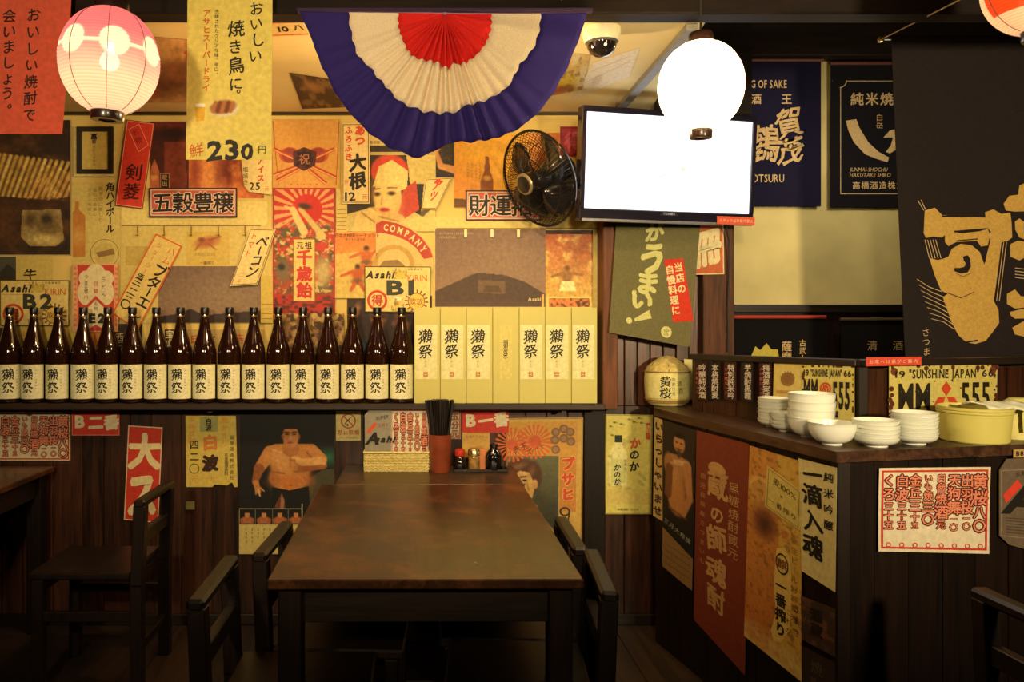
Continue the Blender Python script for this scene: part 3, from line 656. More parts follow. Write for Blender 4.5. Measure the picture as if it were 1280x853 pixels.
def pinkfn(a, t):
    base = np.array((226, 118, 122))*(1-np.clip((.45-t)/.9, 0, 1))+np.array((250, 212, 172))*np.clip((.45-t)/.9, 0, 1)  # paler towards the bottom: the bulb's glow is put into the paper colour
    z = t*.137; R = .126*math.sqrt(max(.02, 1-t*t))
    k = 0
    for i in range(7):
        d = (a-math.radians(26.5+360/7*i)+math.pi) % (2*math.pi)-math.pi
        q = math.hypot(d*R*1.0, z-.024); k = max(k, np.clip((.0385-q)/.0035, 0, 1))
    k = max(k, np.clip((.0045-abs(z-.020))/.002, 0, 1))
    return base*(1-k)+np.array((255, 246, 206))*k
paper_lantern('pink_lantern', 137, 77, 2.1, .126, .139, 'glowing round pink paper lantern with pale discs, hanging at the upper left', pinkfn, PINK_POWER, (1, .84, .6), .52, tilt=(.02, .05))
paper_lantern('white_lantern', 876, 108, 2.1, .108, .118, 'brightly glowing white paper lantern hanging in front of the television', lambda a, t: (255, 240, 190), WHITE_POWER, (1, .88, .62), 4.5, cap=.26)
def redfn(a, t):
    d = (a-.75) % (math.pi/2); k = 1 if d < .55 else 0
    if t < -.62: k = 1
    return np.array((255, 226, 180)) if k else np.array((236, 84, 36))
paper_lantern('red_lantern', 1302, -22, 1.95, .125, .125, 'red and white paper lantern cut off by the upper right corner', redfn, .5, (1, .75, .4), .25, strings=6)
# ---------------------------------------------------------------- television
L0, R0 = U(724, 204, 3.25), U(941, 215, 3.42); X = (R0-L0); TW = X.length; X.normalize()
Zx = Vector((.0, -.06, 1)); Yx = Zx.cross(X).normalized(); Zx = X.cross(Yx).normalized(); MT = Matrix(((X.x, Yx.x, Zx.x), (X.y, Yx.y, Zx.y), (X.z, Yx.z, Zx.z))).to_4x4()
tv = empty('television', (L0+R0)/2, label='switched-on flat television with white glowing screen, hung high by the ceiling', cat='television'); tv.rotation_euler = MT.to_euler()
TH = .462; BZ = mat('black_gloss_plastic', (.014, .012, .022), .18, coat=.5)
hw, hh = TW/2, TH/2; sl, sr, stp, sb = -hw+.021, hw-.018, hh-.026, -hh+.050
fr = MB(); fr.box((-hw, -.02, hh-.024), (hw, .03, hh), .004); fr.box((-hw, -.02, -hh), (hw, .03, sb), .004); fr.box((-hw, -.02, sb-.002), (sl, .03, hh-.02), .003); fr.box((sr, -.02, sb-.002), (hw, .03, hh-.02), .003)
fr.build('bezel', BZ, tv)
MB().box((-hw+.03, .0305, -hh+.03), (hw-.03, .075, hh-.04), .01).build('back_cover', BZ, tv)
MB().box((sl-.002, -.008, sb-.002), (sr+.002, .0, stp+.003)).build('screen', mat('lit_screen', (.02, .02, .02), .3, emit=(.90, .92, 1), estr=2.4), tv)
m = MB(); m.prism([(.055, -.02), (.055, .015), (.078, -.006)], -.0092, -.0085); m.build('picture', mat('screen_yellow', (.02, .02, .02), .3, emit=(.95, .93, .72), estr=1), tv)
m = MB(); m.beam((-.05, -.0088, -.045), (.0, -.0088, -.02), .006, .0008, (0, 1, 0)); m.build('picture', mat('screen_pink', (.02, .02, .02), .3, emit=(.95, .84, .84), estr=1), tv)
MB().box((-hw+.01, -.026, -hh-.004), (hw*.55, -.018, -hh+.008), .002).build('lower_trim', mat('grey_trim', (.35, .34, .36), .3, .6), tv)
MB().box((-.06, .075, -.15), (.06, .10, .15), .004).build('mount_plate', mat('black_metal', (.012, .012, .014), .4, .5), tv)
m = MB().beam((0, .09, .1), (.02, .12, .44), .04, .04, (0, 1, 0), .004); m.build('mount_arm', _mats['black_metal'], tv)
rs = Sheet('sticker', None, None, [Vector(p) for p in ((hw-.175, -.021, -hh+.036), (hw+.004, -.021, -hh+.036), (hw+.004, -.021, -hh+.002), (hw-.175, -.021, -hh+.002))], (0, 0, 52, 10), (216, 84, 50), thick=.0006); rs.root.parent = tv
rs.text('スタッフ以外操作禁止', 5, 5, 4.4, (245, 200, 150), d='h', pitch=4.7); rs.done()
tx = Sheet('lettering', None, None, [Vector(p) for p in ((-.04, -.0212, -hh+.045), (.04, -.0212, -hh+.045), (.04, -.0212, -hh+.030), (-.04, -.0212, -hh+.030))], (0, 0, 20, 4), (16, 14, 22), thick=.0002); tx.root.parent = tv; tx.text('TOSHIBA', 10, 2, 3.4, (190, 180, 190), d='l', align='c'); tx.done()
# ---------------------------------------------------------------- wall fan
fc = U(673, 224, 3.33); ax = Vector((-.82, -.54, -.38)).normalized()
fan = empty('wall_fan', fc, label='black wall fan with wire cage, turned to the left beside the television', cat='fan')
q = ax.to_track_quat('Z', 'Y'); fan.rotation_mode = 'QUATERNION'; fan.rotation_quaternion = q
WIRE = mat('black_wire', (.010, .009, .009), .25, .3, coat=.5); RF = .203
g = MB()
for k in range(64):
    a = 2*math.pi*k/64; sk = .30
    g.tube([((.045+(RF-.045)*t)*math.cos(a+sk*t), (.045+(RF-.045)*t)*math.sin(a+sk*t), .078*(1-t**2.6)) for t in (0, .3, .55, .75, .9, 1)], .0011, 4, cap=False)
for rr, zz in ((.11, .062), (.165, .038)): g.tube([(rr*math.cos(t*math.pi/20), rr*math.sin(t*math.pi/20), zz+.006) for t in range(40)], .0015, 5, closed=True)
tag(g.build('front_grille', WIRE, fan), kind='stuff')
g = MB()
for k in range(64):
    a = 2*math.pi*k/64
    g.tube([((.06+(RF-.06)*t)*math.cos(a), (.06+(RF-.06)*t)*math.sin(a), -.085*(1-t**3.2)) for t in (0, .4, .65, .85, 1)], .0011, 4, cap=False)
g.tube([(.14*math.cos(t*math.pi/20), .14*math.sin(t*math.pi/20), -.068) for t in range(40)], .0016, 5, closed=True)
tag(g.build('rear_grille', WIRE, fan), kind='stuff')
MB().tube([(RF*math.cos(t*math.pi/32), RF*math.sin(t*math.pi/32), 0) for t in range(64)], .0058, 8, closed=True).build('rim', WIRE, fan)
MB().lathe([(0, .088), (.034, .087), (.044, .082), (.047, .074), (.040, .070), (0, .070)], 32).build('badge', mat('fan_badge', (.015, .013, .013), .3), fan)
MB().lathe([(.036, .0878), (.043, .0855), (.046, .080)], 32).build('badge_ring', mat('fan_ring', (.35, .28, .16), .35, .5), fan)
bl = sorted(range(4))
for k in bl:
    a0 = k*math.pi/2+.5; m = MB(); P = []
    for j in range(7):
        r_ = .04+(.182-.04)*j/6; wd = .32+.42*math.sin(j/6*math.pi*.8)
        for i in range(6): t = i/5; a = a0+(t-.5)*wd*1.7+j*.05; P.append((r_*math.cos(a), r_*math.sin(a), -.015+(.5-t)*.045))
    m.add(P, [(j*6+i, j*6+i+1, (j+1)*6+i+1, (j+1)*6+i) for j in range(6) for i in range(5)], True)
    o = m.build('blade', mat('fan_blade', (.012, .011, .012), .2, coat=.5), fan); s_ = o.modifiers.new('t', 'SOLIDIFY'); s_.thickness = .002
MB().lathe([(0, .03), (.035, .03), (.04, .02), (.04, -.04), (.058, -.06), (.062, -.085), (.06, -.16), (.045, -.18), (0, -.183)], 28).build('motor', mat('fan_motor', (.012, .011, .012), .3, coat=.3), fan)
wl = fan.rotation_quaternion.to_matrix().inverted() @ (Vector((fc.x+.12, YW-.02, fc.z-.02))-fc)
MB().beam((0, 0, -.12), tuple(wl), .035, .035, (0, 1, 0), .004).build('bracket', WIRE, fan)
# ---------------------------------------------------------------- ceiling camera
dc = onlevel(752, 36, ZCE); cm_ = empty('dome_camera', (dc.x, dc.y, ZCE), label='white dome security camera with dark glass on the ceiling', cat='camera')
MB().lathe([(0, 0), (.060, -.0005), (.060, -.018), (.054, -.042), (.050, -.046), (.045, -.044)], 36).build('housing', mat('camera_white', C(236, 214, 160), .4), cm_)
MB().lathe([(.0475, -.043), (.046, -.058), (.036, -.076), (.020, -.087), (0, -.091)], 32).build('dome', mat('dark_dome', (.02, .014, .012), .05, coat=1), cm_)
MB().lathe([(.050, -.040), (.0525, -.044), (.0475, -.050), (.046, -.046)], 36).build('ring', mat('camera_ring', (.10, .085, .07), .3, .4), cm_)
# ---------------------------------------------------------------- bunting
YBN = 2.385; bc = (556, 17)
outer = [(376, 14), (383, 34), (392, 54), (410, 98), (437, 141), (469, 173), (506, 194), (526, 199), (546, 187), (567, 178), (605, 177), (640, 166), (670, 144), (700, 101), (718, 61), (732, 20)]
white = [(436, 15), (440, 45), (448, 72), (464, 86), (480, 106), (498, 126), (517, 136), (533, 141), (551, 142), (570, 141), (581, 133), (602, 128), (618, 120), (634, 110), (649, 82), (668, 58), (676, 18)]
red = [(498, 18), (503.5, 50), (517, 72), (530, 75), (546, 78), (554, 83), (561, 86), (567, 78), (573, 82), (589, 74), (605, 58), (614, 20)]
def rad(tbl):
    P = sorted((math.atan2(max(.0, y-bc[1]), x-bc[0]), math.hypot(x-bc[0], y-bc[1])) for x, y in tbl); return [p[0] for p in P], [p[1] for p in P]
ro, rw, rr_ = rad(outer), rad(white), rad(red)
bn = empty('bunting', U(bc[0], bc[1], YBN), label='pleated half-round bunting in blue, white and red under the ceiling beam', cat='bunting')
NA = 220; T = np.linspace(.0, math.pi, NA+1); jit = np.random.RandomState(4).rand(NA+1)
def pleat(t, r): 
    k = math.exp(-((t-1.62)/.75)**2); sharp = math.sin(t*46+math.sin(t*5)*2)*k+.5*math.sin(t*13+1+math.sin(t*3))*(1-.6*k)+.18*math.sin(t*71)*k
    return (.006+.008*(r/178))*sharp*min(1, r/25)
def band(nm, lo, hi, colr, m_, nr):
    V = []; 
    for t in T:
        a = 2.0 if lo is None else np.interp(t, *lo); b = np.interp(t, *hi)
        b2 = b+ (.9*math.sin(t*40) if nm != 'blue_band' else .5*math.sin(t*33)); a2 = a if lo is None else a+.9*math.sin(t*40)-.6
        for j in range(nr+1):
            r = a2+(b2-a2)*j/nr; V.append((r*math.cos(t)*YBN/F, pleat(t, r)-(.0006 if nm == 'centre' else 0)-(.012*(r/178)**2), -r*math.sin(t)*YBN/F))
    g_ = nr+1; m = MB().add(V, [(i*g_+j, i*g_+j+1, (i+1)*g_+j+1, (i+1)*g_+j) for i in range(NA) for j in range(nr)], True)
    o = m.build(nm, m_, bn); s_ = o.modifiers.new('t', 'SOLIDIFY'); s_.thickness = .0012; return o
def clothm(nm, c): return mat(nm, c, .85, noise=.12, nscale=300, bump=.2, spec=.15)
band('centre', None, rr_, None, clothm('red_cloth', C(206, 34, 26)), 6)
band('white_band', rr_, rw, None, clothm('white_bunting_cloth', C(226, 196, 150)), 7)
band('blue_band', rw, ro, None, clothm('blue_cloth', C(44, 32, 88)), 7)
MB().box((-.44, -.012, .002), (.44, .012, .014), .002).build('hem', clothm('hem_cloth', C(60, 42, 60)), bn)
# ---------------------------------------------------------------- banners hanging from the beam
s = Sheet('hanging_banner', 'orange-red paper banner with black vertical lettering, hanging at the upper left', 'banner', [U(a, b_, 2.385) for a, b_ in ((-40, -14), (91, -14), (79, 168), (-40, 168))], (-40, -14, 88, 168), (222, 84, 50), lift=.006)
s.text('おいしい焼酎で', 42, 19, 18, INKC, pitch=20.8, brush=.7, bold=.012, slant=.0); s.text('会いましょう。', 12, 20, 18, INKC, pitch=19.4, brush=.7, bold=.012); s.text('喉が渇いたら', -18, 20, 18, INKC, pitch=20, brush=.7, bold=.01); s.done()
s = Sheet('hanging_banner', 'yellow price banner for grilled chicken, reading 230 yen, hanging from the beam', 'banner', [U(a, b_, 2.38) for a, b_ in ((235, -14), (341, -14), (339, 200), (233, 200))], (234, -14, 340, 200), (226, 196, 84), lift=.004)
for ch, x, y, z in (('お', 320, 11, 18), ('い', 320, 30, 17), ('し', 322, 50, 19), ('い', 319, 70, 18), ('焼', 295, 36, 22), ('き', 294, 59, 19), ('鳥', 295, 82, 22), ('に', 295, 105, 18), ('。', 295, 118, 16), ): s.text(ch, x, y, z, INKC, brush=1, bold=.014)
s.text('洗練されたクリアな味、辛口。', 270.5, 15, 5.8, INKC, pitch=6.0, bold=.01); s.text('アサヒスーパードライ', 258, 17, 10, (208, 92, 30), pitch=10.3, bold=.025)
P = Pic(262, 120, 300, 150, (226, 196, 84), .8); P.ell(280, 136, 19, 10, (224, 202, 150), .15); P.ell(279, 134, 16, 8, (150, 78, 24), .2, -10).blot((206, 140, 60), 3, .5, .6, 4, .0); 
for i in range(5): P.cap(267+i*5.5, 139, 270+i*5.5, 128, 2.4, 2, (120, 54, 18) if i % 2 else (176, 104, 40))
s.pic(P); s.poly([(244, 132), (257, 130), (256, 151), (246, 152)], (226, 164, 30)); s.rect(245, 130, 257, 134, (240, 230, 190), 2)
for ch, x, z in (('2', 274, 34), ('3', 296, 34), ('0', 313, 27)): s.text(ch, x+5, 188 if ch == '0' else 186, z, INKC, brush=.6, bold=.035, sx=1.15)
s.text('円', 329, 187, 11, INKC, bold=.012); s.text('鮮', 247, 188, 19, (206, 84, 30), brush=1, bold=.01); s.done()
# ---------------------------------------------------------------- kitchen side: noren, big curtain
CR = (206, 168, 110)
def noren(label, r, Y, paper=(30, 24, 34), rod=(92, 44, 30)):
    x0, y0, x1, y1 = r; s = Sheet('noren_curtain', label, 'curtain', [U(a, b_, Y) for a, b_ in ((x0, y0), (x1, y0), (x1, y1), (x0, y1))], r, paper, thick=.002, m=CLOTH, off=0)
    s.tri('fringe', [], [], CR, 1)
    rn = random.Random(int(x0)); 
    for i in range(int((x1-x0)*1.3)):
        x = x0+(x1-x0)*rn.random(); s.tri('fringe', [(x, y1-1), (x+.5, y1-1), (x+rn.uniform(-1, 1), y1+rn.uniform(.5, 3))], [(0, 1, 2)], paper, -1)
    c = s.cen; a, b_ = s.at(x0-2, y0-.5)+Vector((0, -.006, 0)), s.at(x1+2, y0-.5)+Vector((0, -.006, 0))
    MB().tube([tuple(a), tuple(b_)], .009, 10).build('rod', mat('rod_%d' % rod[0], C(*rod), .6), s.root); return s
s = noren('navy noren curtain with large calligraphy, left of the pair on the cream wall', (905, 76, 1026, 258), 3.87, (28, 24, 44), (110, 52, 36))
s.text('KING OF SAKE', 923.5, 105, 14, CR, d='l', sx=.62, bold=.012); s.text('酒', 945, 124, 13.5, CR, bold=.012); s.text('王', 983, 124, 14, CR, bold=.012)
s.text('賀', 986, 153, 38, CR, brush=1.6, bold=.018, sx=.9); s.text('茂', 988, 188, 36, CR, brush=1.6, bold=.024, sx=.9); s.text('鶴', 956, 180, 50, CR, brush=1.4, bold=.014, sx=.8)
s.text('KAMOTSURU', 917, 223, 14, CR, d='l', sx=.72, bold=.008); s.done()
s = noren('black noren curtain with thin pale border, right of the pair on the cream wall', (1038, 80, 1150, 259), 3.87, (26, 22, 24), (96, 48, 34))
s.frame(1050, 101, 1148, 243, .9, CR); s.rect(1049, 100, 1058, 109, (26, 22, 24), 2, 'border'); s.disc(1049, 101, 9.2, CR, 3, part='border', r0=8.2); s.rect(1040, 92, 1049.5, 110, (26, 22, 24), 4, 'border'); s.rect(1040, 90, 1060, 100.6, (26, 22, 24), 4, 'border')
s.text('純米焼酎', 1071, 124, 17, CR, d='h', pitch=18.5, bold=.02); s.text('白岳', 1099, 147, 9.5, CR, pitch=9.5, bold=.01)
s.poly([(1057, 151), (1070, 149), (1074, 160), (1085, 178), (1098, 190), (1111, 197), (1109, 203), (1096, 199), (1081, 193), (1067, 178), (1060, 163)], CR, part='lettering')
s.poly([(1104, 172), (1112, 163), (1130, 160), (1136, 168), (1128, 182), (1112, 192), (1107, 190), (1113, 182), (1116, 172)], CR, part='lettering')
s.text('JUNMAI-SHOCHU', 1062, 212, 7.2, CR, d='l', sx=.85, slant=.2); s.text('HAKUTAKE SHIRO', 1062, 219, 7.2, CR, d='l', sx=.85, slant=.2); s.text('高橋酒造株式会社', 1070, 232, 10, CR, d='h', pitch=11, bold=.012); s.done()
s = noren('black noren under the ledge on a red rod, with a yellow crest', (905, 397, 1029, 492), 3.83, (24, 20, 20), (176, 52, 34))
s.poly([(938, 447), (944, 433), (950, 438), (958, 429), (964, 437), (972, 437), (974, 452), (940, 455)], (206, 180, 70)); s.text('薩摩', 983, 433, 13, CR, bold=.02, pitch=13); s.text('古武士', 1003, 429, 9, CR, bold=.015, pitch=9.5); s.done()
s = noren('black noren under the ledge on a brown rod, lettered for clear sake', (1051, 400, 1146, 492), 3.83, (26, 22, 20), (92, 70, 48))
s.text('清', 1090, 432, 13.5, CR, bold=.005); s.text('酒', 1122, 432, 13.5, CR, bold=.005); s.done()
_bq = [U(a, b_, 3.06) for a, b_ in ((1113, 48), (1335, 48), (1335, 460), (1131, 460))]
s = Sheet('large_curtain', 'large dark hanging curtain with golden brush crest above the counter at right', 'curtain', _bq, (1113, 48, 1335, 460), (42, 34, 30), thick=.003, m=CLOTH, lift=.004)
GD = (204, 158, 74); cz = 3.553; DK = (42, 34, 30)
def Q(pts):   # tracing units of the crest -> units of the sheet, following its leaning left edge
    out = []
    for X_, Y_ in pts:
        a, b_ = 1110+X_/cz, 210+Y_/cz; t = (b_-48)/412; xl = 1113+18*t; out.append((1113+(a-xl)/(1335-xl)*222, b_))
    return out
for pl in ([(155, 290), (160, 190), (205, 178), (237, 210), (430, 222), (428, 198), (465, 185), (500, 205), (540, 200), (546, 250), (548, 310), (525, 328), (455, 320), (440, 300), (455, 285), (440, 268), (270, 285), (235, 310), (200, 305), (165, 312)],
           [(250, 290), (275, 280), (320, 292), (405, 282), (440, 270), (450, 300), (440, 345), (410, 350), (392, 325), (300, 330), (265, 348), (250, 330)],
           [(455, 310), (520, 326), (505, 330), (466, 590), (487, 630), (490, 690), (460, 730), (430, 768), (385, 782), (345, 775), (310, 745), (280, 690), (240, 575), (262, 560), (232, 545), (205, 480), (180, 400), (215, 410), (240, 405), (265, 395), (280, 360), (320, 338), (370, 345), (405, 375), (425, 430)]):
    s.poly(Q(pl), GD, 2, 'crest')
s.poly(Q([(330, 395), (350, 388), (362, 405), (365, 440), (350, 465), (320, 470), (292, 460), (290, 445), (315, 445), (335, 440), (342, 425), (332, 410)]), DK, 4, 'crest')
for a, b_, w_ in (((236, 216), (425, 216), 2.4), ((290, 284), (430, 272), 2.2), ((300, 325), (395, 316), 1.4), ((262, 556), (320, 578), 1.0), ((320, 578), (380, 552), .9), ((340, 775), (395, 766), 2.0), ((503, 330), (470, 585), 1.2), ((516, 330), (484, 590), 1.2), ((529, 330), (496, 588), 1.2), ((300, 470), (330, 484), .7), ((330, 484), (365, 468), .7), ((412, 372), (430, 418), 1.2)):
    p_ = Q([a, b_]); s.line(*p_[0], *p_[1], w_, DK, 4, 'crest')
for a, b_ in (((128, 145), (155, 190)), ((142, 143), (162, 185)), ((510, 330), (478, 590)), ((522, 330), (490, 592))): p_ = Q([a, b_]); s.line(*p_[0], *p_[1], .9, CR, 5, 'crest')
for i in range(8):
    p_ = Q([(125+i*9, 495+i*25), (180+i*9, 530+i*22), (235+i*8, 550+i*24)]); s.line(*p_[0], *p_[1], .7, CR, 3, 'crest'); s.line(*p_[1], *p_[2], .9, CR, 3, 'crest')
for i in range(5): p_ = Q([(160+i*12, 320), (180+i*13, 402)]); s.line(*p_[0], *p_[1], .9, CR, 3, 'crest')
for i in range(26): p_ = Q([(200+(i*67) % 280, 200+(i*97) % 560)])[0]; s.disc(*p_, .45, DK, 5, part='crest', n=6)
for pl in ([(510, 160), (535, 125), (575, 120), (580, 80), (620, 60), (700, 70), (760, 120), (700, 190), (560, 195), (520, 190)], [(560, 240), (580, 225), (600, 240), (600, 290), (660, 310), (640, 330), (580, 310), (562, 275)], [(540, 340), (570, 325), (700, 335), (720, 390), (610, 395), (580, 412), (540, 395)],
           [(525, 560), (560, 540), (585, 570), (640, 575), (720, 600), (650, 615), (560, 625), (525, 605)], [(538, 640), (600, 625), (720, 640), (700, 665), (560, 670), (540, 655)], [(548, 710), (600, 680), (700, 690), (720, 740), (600, 750), (560, 740)]): s.poly(Q(pl), GD, 2, 'crest')
for i in range(4): p_ = Q([(560, 445+i*14), (640, 455+i*14)]); s.line(*p_[0], *p_[1], .9, CR, 3, 'crest')
p_ = Q([(160, 730)])[0]; s.text('さつま', p_[0]+1, p_[1], 11, CR, pitch=12, bold=.0, brush=.5); s.done()
MB().tube([tuple(U(1105, 47, 3.05)-s.cen), tuple(U(1345, 47, 3.05)-s.cen)], .010, 10).build('rod', W_DARK, s.root)
rp_ = MB().tube([tuple(U(1102, 49, 2.9)), tuple(U(1150, 25, 2.5)), tuple(U(1215, -8, 2.1))], .0022, 6).build('rope', ROPE); tag(rp_, 'thin rope stretched from a hook towards the upper right ceiling', 'rope')
m = MB().lathe([(0, -.012), (.008, -.010), (.010, 0), (.006, .008), (0, .010)], 12).build('hook', mat('brass_hook', (.45, .28, .1), .35, .8), None, U(1100, 49, 2.9)); tag(m, 'small brass hook holding the thin rope at upper right', 'hook')
# ---------------------------------------------------------------- cloths and signs on the panelled posts
s = Sheet('wall_cloth', 'olive green cloth banner with big cream brush lettering and red strip, on the wooden panels', 'banner', [U(a, b_, 3.485) for a, b_ in ((770, 279), (875, 281), (862, 434), (761, 416))], (762, 280, 868, 425), (112, 102, 62), thick=.001, m=CLOTH, lift=.004)
CM = (208, 196, 116)
for ch, x, y, z, sx in (('が', 811, 291, 24, 1), ('う', 811, 323, 42, .95), ('ま', 807, 354, 32, 1), ('い', 801, 376, 28, 1.1)): s.text(ch, x, y, z, CM, brush=.9, bold=.05, sx=sx)
s.poly([(812, 388), (816, 398), (795, 405), (793, 402)], CM, part='lettering'); s.disc(787, 405, 4, CM, 1, part='lettering'); s.disc(836, 412, 7, CM, 2, part='lettering'); s.text('宝', 836, 412, 8, (112, 102, 62), layer=4)
s.poly([(826, 324), (850, 321), (870, 394), (844, 399)], (206, 60, 38), 2, 'red_strip')
s.text('当店の', 845, 332, 11.5, (226, 206, 140), bold=.03, pitch=13, rot=-14, layer=4); s.text('自慢料理に', 834, 336, 11.5, (226, 206, 140), bold=.03, pitch=12.4, rot=-14, layer=4); s.done()
s = Sheet('wall_sign', 'small orange sign with blocky cream character, right of the green cloth', 'sign', [U(a, b_, 3.545) for a, b_ in ((864, 279), (904, 278), (905, 343), (863, 344))], (863, 279, 905, 344), (196, 92, 40), thick=.003)
s.frame(863, 279, 905, 344, 1.5, (226, 196, 130)); s.text('冊', 884, 310, 46, (232, 206, 140), bold=.055, brush=.8, sx=.8); s.done()
cb = MB().tube([tuple(U(907, 283, 3.5)), tuple(U(911, 300, 3.52)), tuple(U(912, 330, 3.53)), tuple(U(910, 380, 3.535)), tuple(U(911, 440, 3.53))], .004, 6).build('cable', mat('black_cord', (.01, .008, .007), .6)); tag(cb, 'thin black cable running down the right wooden post', 'cable')
# ---------------------------------------------------------------- things on the small table by the wall
ZT = .7202
bk = empty('wicker_basket', (U(496, 0, 3.50).x, 3.49, ZT), label='shallow rectangular wicker basket against the wall holding the menus', cat='basket')
WK = mat('wicker', C(232, 204, 116), .7, noise=.25, nscale=90); bw, bd, bh_ = .138, .052, .082
def rrect(o, z, n=10, wav=0, ph=0):
    P = []; 
    for (x0, y0, x1, y1) in ((-bw-o, -bd-o, bw+o, -bd-o), (bw+o, -bd-o, bw+o, bd+o), (bw+o, bd+o, -bw-o, bd+o), (-bw-o, bd+o, -bw-o, -bd-o)):
        k = 28 if abs(x1-x0) > .1 else 10
        for i in range(k):
            t = i/k; nx_, ny_ = (y1-y0), -(x1-x0); d = math.hypot(nx_, ny_); q_ = wav*(1 if (i+ph) % 2 else -1); P.append((x0+(x1-x0)*t+nx_/d*q_, y0+(y1-y0)*t+ny_/d*q_, z))
    return P
m = MB()
for j in range(11): m.tube(rrect(0, .006+j*.0066, wav=.0022, ph=j), .0030, 5, closed=True)
tag(m.build('weave', WK, bk), kind='stuff')
MB().tube(rrect(.001, bh_, wav=0), .0048, 7, closed=True).build('rim', WK, bk)
MB().box((-bw, -bd, 0), (bw, bd, .004)).build('bottom', WK, bk)
s = Sheet('menu_board', 'grey tin sign with cut corner and slanted lettering, standing in the basket at left', 'sign', [U(a, b_, 3.47) for a, b_ in ((456, 513), (489, 513), (489, 572), (456, 572))], (456, 513, 489, 572), (150, 138, 110), thick=.002, outline=[(461, 513), (489, 513), (489, 572), (456, 572), (456, 519)])
s.poly([(458, 540), (468, 528), (472, 531), (461, 543)], (214, 84, 40)); s.text('A', 458, 548, 20, INKC, d='l', bold=.05, slant=.3, sx=1.1); s.text('sahi', 470, 549, 11, INKC, d='l', bold=.05, slant=.35, sx=1.1); s.text('SUPER', 470, 523, 6, INKC, d='l', rot=-8, slant=.2); s.text('DRY', 474, 532, 6, (150, 60, 40), d='l', rot=-8, slant=.2); s.done()
MENU_RED = (196, 54, 36)
def menu_cols(s, r, cols, size, ow=.10, skew=0, bold=.03):
    x0, y0, x1, y1 = r; n = len(cols)
    for i, (t, sz) in enumerate(cols):
        x = x0+(x1-x0)*(i+.5)/n; y = y0
        for ch, k in zip(t, sz): s.text(ch, x, y+k*size/2, size*k, (226, 130, 90), bold=bold, outline=(90, 24, 18), ow=.085, layer=3); y += size*k*1.03
def menu_sheet(label, mk, r, cols, size, name='menu_sheet', paper=(226, 206, 160)):
    s = mk; x0, y0, x1, y1 = r; s.frame(x0+1.5, y0+1.5, x1-1.5, y1-1.5, (x1-x0)*.014, MENU_RED); menu_cols(s, (x0+4, y0+5, x1-3, y1), cols, size); s.done()
MC = [('くろ三十五', (1.2, 1.4, .9, .9, .9)), ('白波三十五', (1.3, 1.3, .9, .9, .9)), ('金丘三十五', (1.2, 1.2, 1.2, .9, .7)), ('いも焼三〇', (.8, .8, .9, 1.2, 1.2)), ('日替焼酒元', (.9, .9, 1.1, 1.4, .9)), ('天狗舞一〇', (1.2, 1.3, 1.4, .7, .8)), ('出羽桜一〇', (1.3, 1.2, 1.3, .7, .8)), ('黄桜八〇', (1.5, 1.5, 1.2, 1.3))]
s = Sheet('menu_sheet', 'red bordered drinks menu standing in the wicker basket', 'menu', [U(a, b_, 3.475) for a, b_ in ((489, 512), (536, 512), (536, 572), (489, 572))], (0, 0, 100, 82), (226, 206, 160)); menu_sheet(None, s, (0, 0, 100, 82), MC[:5], 13)
# cup of chopsticks
cu_ = U(550, 578, 3.46); cup = empty('chopstick_cup', (cu_.x, 3.44, ZT), label='reddish wooden cup full of dark chopsticks on the small table', cat='cup')
MB().lathe([(0, .003), (.040, 0), (.043, .004), (.049, .156), (.0505, .160), (.047, .161), (.044, .150), (.039, .010), (0, .008)], 32).build('body', mat('red_wood_cup', C(150, 66, 34), .45, noise=.2, nscale=14), cup)
rn = random.Random(11); CSM = mat('dark_chopstick', (.012, .007, .006), .35); cs0 = None
for i in range(40):
    a = rn.uniform(0, 6.28); r0 = rn.uniform(.004, .030); r1 = rn.uniform(.01, .064) ; H_ = rn.uniform(.285, .325)
    p0 = Vector((cup.location.x+r0*.8*math.cos(a), 3.44+r0*.8*math.sin(a), ZT+.010)); a2 = a+rn.uniform(-.5, .5); p1 = Vector((cup.location.x+r1*math.cos(a2)-.004, 3.44+r1*.7*math.sin(a2), ZT+H_))
    if cs0 is None: cs0 = MB().box((-.0042, -.0042, 0), (.0042, .0042, .300), .001).build('chopstick', CSM); o = cs0
    else: o = cs0.copy(); COL.objects.link(o)
    o.location = p0; o.rotation_euler = (p1-p0).to_track_quat('Z', 'Y').to_euler(); tag(o, 'dark chopstick standing in the reddish wooden cup', 'chopstick', 'chopsticks in the wooden cup')
# condiments
tr = empty('condiment_tray', (.262, 3.46, ZT), label='small dark tray of condiments beside the chopstick cup', cat='tray')
m = MB().box((-.115, -.045, 0), (.115, .045, .005), .002); m.build('base', W_DARK, tr)
for a_, b_ in (((-.115, -.045, .005), (.115, -.041, .014)), ((-.115, .041, .005), (.115, .045, .014)), ((-.115, -.041, .005), (-.111, .041, .014)), ((.111, -.041, .005), (.115, .041, .014))): MB().box(a_, b_).build('edge', W_DARK, tr)
def bottle(name, x, y, prof, mt, label, cat, capprof=None, capm=None, z=ZT+.0055):
    r = empty(name, (x, y, z), label=label, cat=cat); MB().lathe(prof, 24).build('glass', mt, r)
    if capprof: MB().lathe(capprof, 20).build('lid', capm, r)
    return r
bottle('soy_sauce_pot', .172, 3.45, [(0, .001), (.024, 0), (.028, .006), (.029, .035), (.022, .055), (.016, .062), (0, .063)], mat('soy_glass', (.010, .006, .005), .08, coat=.6), 'small dark soy sauce pot with red lid beside the wooden cup', 'pot', [(.020, .060), (.023, .066), (.022, .086), (.016, .090), (0, .091)], mat('red_lid', C(196, 50, 30), .35))
